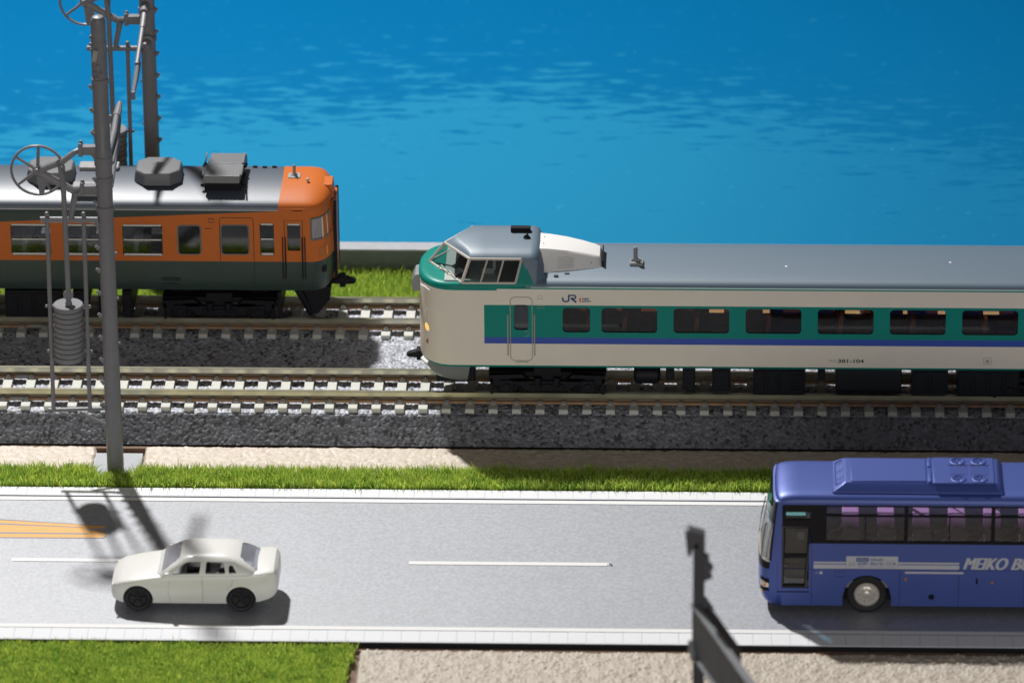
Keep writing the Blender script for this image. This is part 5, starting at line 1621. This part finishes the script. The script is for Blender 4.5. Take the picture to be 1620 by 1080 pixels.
    fit_text(sg, '\u9ad8\u901fBUS', 90.95, 92.8, 2.72, 3.2, Y - 0.012, 0, 0, 0)
    fit_text(sg, '\u7d00\u4f0a\u767d\u6d5c\u53f7', 93.3, 95.55, 2.65, 3.25, Y - 0.012, 0.02, 0, 1)
    fit_text(sg, 'Express Bus', 95.7, 97.3, 2.65, 2.85, Y - 0.012, 0, 0, 1)
    fit_text(sg, '\u767d\u6d5c', 89.4, 90.5, 1.65, 2.45, Y - 0.012, 0, 0, 2)
    fit_text(sg, '\u30fb\u7530\u8fba\u99c5\u30fb\u6771\u4eac\u5927\u962a\u30fb\u65b0\u5bbf\u99c5', 90.6, 97.9, 1.85, 2.45, Y - 0.012, 0.02, 0, 1)
    fit_text(sg, 'Tanabe Sta.', 91.0, 92.3, 1.45, 1.65, Y - 0.012, 0, 0, 1)
    fit_text(sg, 'Tokyo Osaka Express', 93.0, 95.7, 1.45, 1.65, Y - 0.012, 0, 0, 1)
    fit_text(sg, 'Shinjuku Sta.', 96.3, 97.7, 1.42, 1.62, Y - 0.012, 0, 0, 1)
    obj('route_sign', sg, [m_strip, m_signblue, m_signmid], t, smooth=0, weld=False)
    lt = MB()
    for k, dx in enumerate((0, 0.1, 0.2, 0.3)):
        fit_text(lt, 'MEIKO', 109.95 + dx, 117.85 + dx, 1.13, 3.5, Y - 0.004 - 0.003 * k, 0.0, 0.40)
        fit_text(lt, 'BUS', 118.55 + dx, 123.9 + dx, 1.13, 3.5, Y - 0.004 - 0.003 * k, 0.0, 0.40)
    obj('coach_lettering', lt, m_strip, t, smooth=0, weld=False)
    # seats
    for k in range(10):
        for v in (-4.5, 4.5):
            x = 87.2 + 6.42 * k
            s_ = MB().box(x - 2.4, x + 1.4, YC + v - 2.2, YC + v + 2.2, -1.4, 0.4).prism([(x + 0.6, -1.0), (x + 1.7, -1.0), (x + 3.4, 4.6), (x + 2.2, 4.7)], lambda u, w, d: (u, d, w), YC + v - 2.2, YC + v + 2.2)
            o = obj('seat', s_, m_bseat, t, bevel=0.2)
            obj('headrest', MB().box(x + 1.1, x + 4.2, YC + v - 2.15, YC + v + 2.15, 4.2, 6.5), m_purple if v > 0 else m_purple_shade, o, bevel=0.25)
            for q in (-1.15, 1.15):
                obj('armrest', MB().tube([(x - 1.2, YC + v + q * 1.9, 1.2), (x + 0.6, YC + v + q * 1.9, 1.8), (x + 1.2, YC + v + q * 1.9, 3.0)], 0.16, 5), m_purple, o)
    obj('interior_floor', MB().box(78, XE - 2, YC - HW + 0.6, YC + HW - 0.6, -3.0, -1.6), m_bint, t)
    # roof air conditioner
    ac = MB()
    fx, rx = (86.3, 88.6), (117.0, 116.0)
    loop0 = lambda z, i, a, c: [(a, YC - 6.5 + i, z), (c, YC - 6.5 + i, z), (c, YC + 6.0 - i, z), (a, YC + 6.0 - i, z)]
    rings = [loop0(15.5, 0, 86.2, 117.1), loop0(15.9, 0.05, 86.35, 117.05), loop0(16.9, 0.9, 88.0, 116.5), loop0(17.25, 1.35, 88.5, 116.1), loop0(17.3, 1.9, 89.0, 115.6)]
    ac.loft(rings)
    acu = obj('air_conditioner', ac, m_coach, t, smooth=25, bevel=0.25)
    def plate(name, x0, x1, y0, y1, z0, z1, parent, m=None, bev=0.1):
        return obj(name, MB().box(x0, x1, y0, y1, z0, z1), m or m_coach, parent, bevel=bev)
    plate('lid', 89.6, 103.2, YC - 5.0, YC + 4.2, 17.2, 17.48, acu)
    plate('lid', 104.4, 115.4, YC - 5.6, YC + 4.6, 17.15, 17.5, acu)
    plate('cross_rib', 103.5, 104.1, YC - 5.2, YC + 0.2, 17.2, 17.55, acu)
    plate('cross_rib', 103.5, 104.1, YC + 1.0, YC + 4.5, 17.2, 17.55, acu)
    for x in (108.95, 112.75):
        for y in (YC - 4.2, YC + 2.9):
            f = MB().lathe([(1.35, 0), (1.42, 0.14), (1.2, 0.2), (1.12, 0.1), (1.12, 0.02), (0.01, 0.02)], (x, y, 17.46), 'z', 22)
            fo = obj('fan', f, [m_coach], acu)
            bl = MB()
            for k in range(6):
                a = k * math.pi / 3
                bl.add([(x + 0.15 * math.cos(a), y + 0.15 * math.sin(a), 17.58), (x + 1.05 * math.cos(a - 0.22), y + 1.05 * math.sin(a - 0.22), 17.55), (x + 1.05 * math.cos(a + 0.22), y + 1.05 * math.sin(a + 0.22), 17.66)], [(0, 1, 2)])
            bl.ball((x, y, 17.56), 0.25)
            obj('fan_blades', bl, m_coach, acu, smooth=0)
        gl = MB()
        for k in range(9):
            gl.box(x - 1.5 + 0.36 * k, x - 1.5 + 0.36 * k + 0.16, YC - 2.4, YC + 1.2, 17.5, 17.6)
        struct(obj('louvre', gl, m_coach, acu, smooth=0), 'stuff')
        plate('louvre_edge', x - 1.7, x + 1.7, YC + 1.3, YC + 1.5, 17.5, 17.62, acu, m_coach_d, 0.02)
    vt = MB()
    for j in range(3):
        for k in range(3):
            x = 87.15 + 0.42 * k
            z = 16.25 + 0.27 * k
            y = YC - 3.2 + 3.1 * j
            vt.box(x, x + 0.16, y, y + 0.9, z, z + 0.22)
    struct(obj('intake_slots', vt, m_coach_d, acu, smooth=0), 'stuff')
    lp = [(86.85, YC - 4.4, 16.3), (88.2, YC - 4.2, 17.08), (88.2, YC + 4.2, 17.08), (86.85, YC + 4.4, 16.3), (86.85, YC - 4.4, 16.3)]
    obj('intake_frame', MB().tube(lp, 0.09, 5), m_coach, acu)
    for x in (95.2, 100.6):
        obj('side_scoop', MB().box(x, x + 1.0, YC - 6.0, YC - 5.6, 16.1, 16.35), m_coach, acu, bevel=0.08)
    # wheels
    for x in (92.75, 134.75):
        for s in (-1, 1):
            y = YC + s * (HW - 1.3)
            prof = [(0.01, 0.3), (1.6, 0.3), (2.2, 0.0), (2.35, -0.95), (2.5, -1.0), (3.3, -1.05), (3.62, -0.85), (3.7, -0.4), (3.7, 1.2), (0.01, 1.2)]
            w = MB().lathe([(r, h * (1 if s < 0 else -1)) for r, h in prof], (x, y, ZG + 3.7), 'y', 36, mats=[1, 1, 1, 0, 0, 0, 0, 0, 0])
            wo = obj('wheel', w, [m_tyre, m_chrome], t, smooth=30)
            if s < 0:
                rm = MB().lathe([(2.3, -0.85), (2.2, -1.0), (1.95, -0.8), (1.6, -0.62), (1.55, -0.85), (1.2, -1.0), (1.1, -0.7), (0.75, -0.72), (0.7, -1.1), (0.4, -1.2), (0.01, -1.2)], (x, y, ZG + 3.7), 'y', 32)
                obj('rim', rm, m_chrome, wo, smooth=25)
                bt = MB()
                hl = MB()
                for k in range(10):
                    a = 2 * math.pi * (k + 0.5) / 10
                    bt.ball((x + 1.32 * math.cos(a), y - 1.0, ZG + 3.7 + 1.32 * math.sin(a)), 0.14, n=6)
                    hl.lathe([(0.01, -0.02), (0.19, 0.0), (0.19, 0.1)], (x + 1.85 * math.cos(a), y - 0.80, ZG + 3.7 + 1.85 * math.sin(a)), 'y', 8)
                struct(obj('wheel_nuts', bt, m_chrome, wo), 'stuff')
                struct(obj('rim_holes', hl, m_black_m, wo), 'stuff')
g_ws = glass('coach_windscreen_glass', (0.74, 0.78, 0.76), 0.34, 0.06)
g_wteal = glass('coach_teal_windscreen_glass', (0.15, 0.55, 0.60), 0.12, 0.03)
g_coach = glass('coach_side_glass', (0.72, 0.72, 0.73), 0.07)
m_yellow2 = mat('dull_amber', (0.45, 0.16, 0.03), 0.4)
m_signmid = mat('slate_blue_print', (0.17, 0.22, 0.36), 0.5)
coach()

# ------------------------------------------------------------------ white saloon car
m_carw = mat('off_white_plastic', (0.85, 0.845, 0.81), 0.30, coat=0.25, sss=0.12)
m_carseat = mat('charcoal_seat', (0.03, 0.031, 0.04), 0.6)
def evaluated(o):
    dg = bpy.context.evaluated_depsgraph_get()
    me = bpy.data.meshes.new_from_object(o.evaluated_get(dg))
    return me
def cut(base, cutters):
    """difference of closed meshes; returns the new mesh, removes the helpers"""
    for c in cutters:
        md = base.modifiers.new('cut', 'BOOLEAN')
        md.operation, md.object, md.solver = 'DIFFERENCE', c, 'EXACT'
    me = evaluated(base)
    for c in cutters + [base]:
        d = c.data
        bpy.data.objects.remove(c)
        bpy.data.meshes.remove(d)
    return me
def saloon():
    YC, ZG = -70.2, -8.0
    t = thing('saloon_car', 'plain off-white model saloon car with black wheels on the road', 'car', (-29, YC, ZG))
    # lower body
    XA = lambda x: -29.1 + (x + 29.1) * 0.978
    ST = [(-44.85, -5.2, -4.5, 2.6, 0.15), (-44.72, -5.7, -3.95, 3.6, 0.25), (-44.4, -6.15, -3.35, 4.45, 0.4), (-43.8, -6.45, -2.75, 5.1, 0.55), (-42.6, -6.7, -2.3, 5.6, 0.7), (-40, -6.7, -1.75, 5.8, 0.75), (-37.5, -6.7, -1.35, 5.85, 0.75), (-35.5, -6.7, -1.05, 5.88, 0.7),
          (-32, -6.7, -0.78, 5.9, 0.6), (-27, -6.7, -0.7, 5.9, 0.6), (-22, -6.7, -0.65, 5.9, 0.65), (-19, -6.6, -0.45, 5.85, 0.8), (-17, -6.3, -0.25, 5.75, 0.9), (-15.2, -5.8, -0.1, 5.5, 0.9), (-14.3, -5.3, -0.15, 5.15, 0.8), (-13.75, -4.6, -0.75, 4.6, 0.7), (-13.6, -3.9, -1.8, 4.2, 0.5)]
    rings = []
    for x, zb, zt, w, e in ST:
        x = XA(x)
        h = zt - zb
        half = [(w * 0.0, zb), (w * 0.8, zb), (w * 0.96, zb + 0.35), (w * 1.0, zb + 0.30 * h), (w * 1.0, zb + 0.58 * h), (w * 0.985, zt - 0.55), (w * 0.955, zt - 0.2), (w * 0.90, zt - 0.03), (w * 0.8, zt + 0.06), (w * 0.45, zt + 0.06 + 0.2 * e), (0, zt + 0.06 + 0.26 * e)]
        full = [(x, YC - a, z) for a, z in half] + [(x, YC + a, z) for a, z in half[-2:0:-1]]
        rings.append(full)
    lower = obj('lower', MB().loft(rings), m_carw, None)
    cs = []
    for x, s in ((-39.35, 1), (-20.6, 1)):
        w = MB().lathe([(0.01, -7), (2.72, -7), (2.72, 7), (0.01, 7)], (x, YC, -5.55), 'y', 40)
        cs.append(obj('cutter', w, m_carw, None))
    cs.append(obj('cutter', MB().loft([[(x, YC + y, z) for x, y in rrect(x0, x1, -4.85, 4.85, 1.0)] for x0, x1, z in ((-34.0, -18.2, -4.5), (-34.2, -18.0, 1.0))]), m_carw, None))
    me_low = cut(lower, cs)
    # cabin shell
    def cab(i, dz=0.0):
        out = []
        for z, x0, x1, w, r in ((-1.6, -36.2, -16.2, 5.75, 1.4), (-0.7, -35.3, -17.0, 5.55, 1.4), (0.6, -33.4, -18.9, 5.0, 1.3), (1.55, -31.8, -20.6, 4.45, 1.3), (2.0, -30.8, -21.7, 4.0, 1.3), (2.28, -29.6, -23.0, 3.2, 1.2), (2.36, -28.4, -24.2, 2.0, 1.0)):
            k = i if z < 2.1 else i * 1.6
            lp = rrect(x0 + k * 1.4, x1 - k * 1.4, -w + k, w - k, r, 5)
            # screens bulge outwards in plan
            lp = [(x + (-0.55 if x < -26 else 0.55) * (1 - min(1, abs(y) / (w + 0.01)) ** 2) * (1 if (x < x0 + 2.2 or x > x1 - 2.2) else 0), y) for x, y in lp]
            out.append([(x, YC + y, z - (dz if z > 0 else -dz * 0 )) for x, y in lp])
        return out
    outer = obj('outer', MB().loft(cab(0)), m_carw, None)
    inner_r = cab(0.42, 0.32)
    inner_r[0] = [(x, y, z - 0.8) for x, y, z in inner_r[0]]
    inner = obj('cutter', MB().loft(inner_r), m_carw, None)
    def prism_y(lp, y0, y1):
        return obj('cutter', MB().prism(lp, lambda u, v, d: (u, d, v), YC + y0, YC + y1), m_carw, None)
    def rounded(lp, k=0.12):
        out = []
        n = len(lp)
        for i in range(n):
            p, a, c = Vector(lp[i]), Vector(lp[i - 1]), Vector(lp[(i + 1) % n])
            out += [tuple(p + (a - p).normalized() * k), tuple(p + (c - p).normalized() * k)]
        return out
    cs = [inner]
    for lp in ([(-33.2, -0.62), (-30.9, 1.15), (-30.2, 1.42), (-27.75, 1.5), (-28.1, -0.5)], [(-27.0, -0.48), (-26.8, 1.5), (-23.6, 1.38), (-23.35, -0.42)], [(-22.75, -0.38), (-22.7, 1.05), (-22.0, 0.9), (-21.3, -0.32)]):
        cs.append(prism_y(rounded(lp), -9, 9))
    zx = lambda u, v, d: (d, u, v)
    cs.append(obj('cutter', MB().loft([[(x, YC + y * k, z) for y, z in rounded([(-4.7, -0.35), (-3.55, 1.72), (3.55, 1.72), (4.7, -0.35)], 0.5)] for x, k in ((-40, 1.02), (-30.3, 0.98))]), m_carw, None))
    cs.append(obj('cutter', MB().loft([[(x, YC + y * k, z) for y, z in rounded([(-4.45, -0.1), (-3.5, 1.72), (3.5, 1.72), (4.45, -0.1)], 0.6)] for x, k in ((-22.3, 0.98), (-12, 1.02))]), m_carw, None))
    me_top = cut(outer, cs)
    for nm, me in (('body', me_low), ('cabin', me_top)):
        me.transform(__import__('mathutils').Matrix.Translation((29, -YC, -ZG)))
        me.name = nm
        me.materials.clear()
        me.materials.append(m_carw)
        me.polygons.foreach_set('use_smooth', [True] * len(me.polygons))
        me.polygons.foreach_set('material_index', [0] * len(me.polygons))
        me.set_sharp_from_angle(angle=math.radians(32))
        o = link(nm, me, t)
        OFF[o.name] = OFF[t.name]
        bv = o.modifiers.new('edge', 'BEVEL')
        bv.width, bv.segments, bv.limit_method, bv.angle_limit = 0.07, 2, 'ANGLE', math.radians(40)
    # glass
    obj('windscreen', MB().poly([(-35.0, YC - 4.75, -0.35), (-35.0, YC + 4.75, -0.35), (-31.55, YC + 3.6, 1.75), (-31.55, YC - 3.6, 1.75)]), g_frost, t, smooth=0)
    obj('rear_window', MB().poly([(-17.6, YC - 4.5, -0.1), (-17.6, YC + 4.5, -0.1), (-21.0, YC + 3.55, 1.75), (-21.0, YC - 3.55, 1.75)]), g_frost, t, smooth=0)
    # interior
    obj('interior_floor', MB().box(-34, -18.4, YC - 4.8, YC + 4.8, -5.2, -4.2), m_carw, t)
    obj('dashboard', MB().prism([(-34.3, -4.3), (-34.3, -1.3), (-32.0, -1.2), (-31.6, -1.8), (-31.6, -4.3)], lambda u, v, d: (u, d, v), YC - 4.6, YC + 4.6), m_carw, t, bevel=0.2)
    for v in (-2.4, 2.4):
        obj('front_seat', MB().prism([(-31, -4.3), (-31, -2.8), (-28.2, -2.6), (-27.7, 0.85), (-26.9, 0.85), (-26.9, -4.3)], lambda u, w, d: (u, d, w), YC + v - 1.7, YC + v + 1.7), m_carseat, t, bevel=0.3)
    obj('rear_seat', MB().prism([(-25, -4.3), (-25, -2.8), (-22.9, -2.6), (-22.3, 0.75), (-21.2, 0.75), (-20.8, -0.9), (-18.3, -0.95), (-18.3, -4.3)], lambda u, w, d: (u, d, w), YC - 4.3, YC + 4.3), m_carseat, t, bevel=0.3)
    obj('parcel_shelf_mark', MB().poly([(-19.9, YC - 1.2, -0.86), (-18.6, YC - 1.0, -0.86), (-18.9, YC + 0.4, -0.86), (-19.5, YC + 0.2, -0.86), (-20.1, YC + 1.0, -0.86)]), m_white, t, smooth=0)
    # details
    hd = MB()
    for s in (-1, 1):
        hd = MB()
        c = []
        for k in range(14):
            a = 2 * math.pi * k / 14
            c.append((-43.55 - 0.35 * math.cos(a), YC + s * (4.35 + 0.75 * math.cos(a)), -3.25 + 0.42 * math.sin(a)))
        hd.loft([c, [(x - 0.35, y - s * 0.02, z) for x, y, z in c]])
        obj('headlight', hd, m_carw, t, bevel=0.1)
        obj('wing_mirror', MB().lathe([(0.01, -0.5), (0.34, -0.4), (0.45, 0.1), (0.35, 0.4), (0.01, 0.45)], (-33.9, YC + s * 5.75, -0.6), 'x', 12), m_carw, t)
    sm = MB()
    for s in (-1, 1):
        y = YC + s * 5.915
        sm.tube([(-27.6, y - s * 0.02, -1.0), (-27.5, y, -4.4), (-27.6, y - s * 0.1, -6.2)], 0.045, 5)
        sm.tube([(-33.6, y - s * 0.12, -1.6), (-33.8, y - s * 0.03, -4.4), (-33.4, y - s * 0.1, -5.9)], 0.045, 5)
        sm.tube([(-22.0, y - s * 0.05, -1.3), (-22.2, y - s * 0.02, -2.4), (-23.2, y, -3.4)], 0.045, 5)
    obj('door_seam', sm, m_carseam, t)
    for x in (-39.35, -20.6):
        for s in (-1, 1):
            y = YC + s * 5.0
            prof = [(0.01, -0.35), (1.2, -0.4), (1.6, -0.5), (1.75, -0.75), (2.25, -0.85), (2.48, -0.6), (2.55, -0.2), (2.55, 0.9), (0.01, 0.9)]
            w = MB().lathe([(r, h * (1 if s < 0 else -1)) for r, h in prof], (x, y, ZG + 2.55), 'y', 32)
            wo = obj('wheel', w, m_tyre, t, smooth=30)
            sp = MB().lathe([(0.01, -0.55 if s < 0 else 0.55), (0.4, -0.5 if s < 0 else 0.5), (0.42, 0)], (x, y, ZG + 2.55), 'y', 12)
            for k in range(5):
                a = 2 * math.pi * k / 5 + 0.3
                sp.tube([(x + 0.3 * math.cos(a), y + s * 0.42, ZG + 2.55 + 0.3 * math.sin(a)), (x + 1.6 * math.cos(a), y + s * 0.48, ZG + 2.55 + 1.6 * math.sin(a))], 0.2, 5)
            obj('wheel_spokes', sp, m_tyre, wo)
g_frost = glass('hazy_car_glass', (0.72, 0.75, 0.80), 0.05, 0.1)
def _haze(m):
    N, L = m.node_tree.nodes, m.node_tree.links
    d = N.new('ShaderNodeBsdfDiffuse')
    d.inputs[0].default_value = (0.50, 0.53, 0.60, 1)
    x = N.new('ShaderNodeMixShader')
    x.inputs[0].default_value = 0.42
    L.new(N['Material Output'].inputs[0].links[0].from_socket, x.inputs[1])
    L.new(d.outputs[0], x.inputs[2])
    L.new(x.outputs[0], N['Material Output'].inputs[0])
_haze(g_frost)
_haze(g_screen)
m_carseam = mat('cream_seam', (0.50, 0.47, 0.39), 0.5)
saloon()
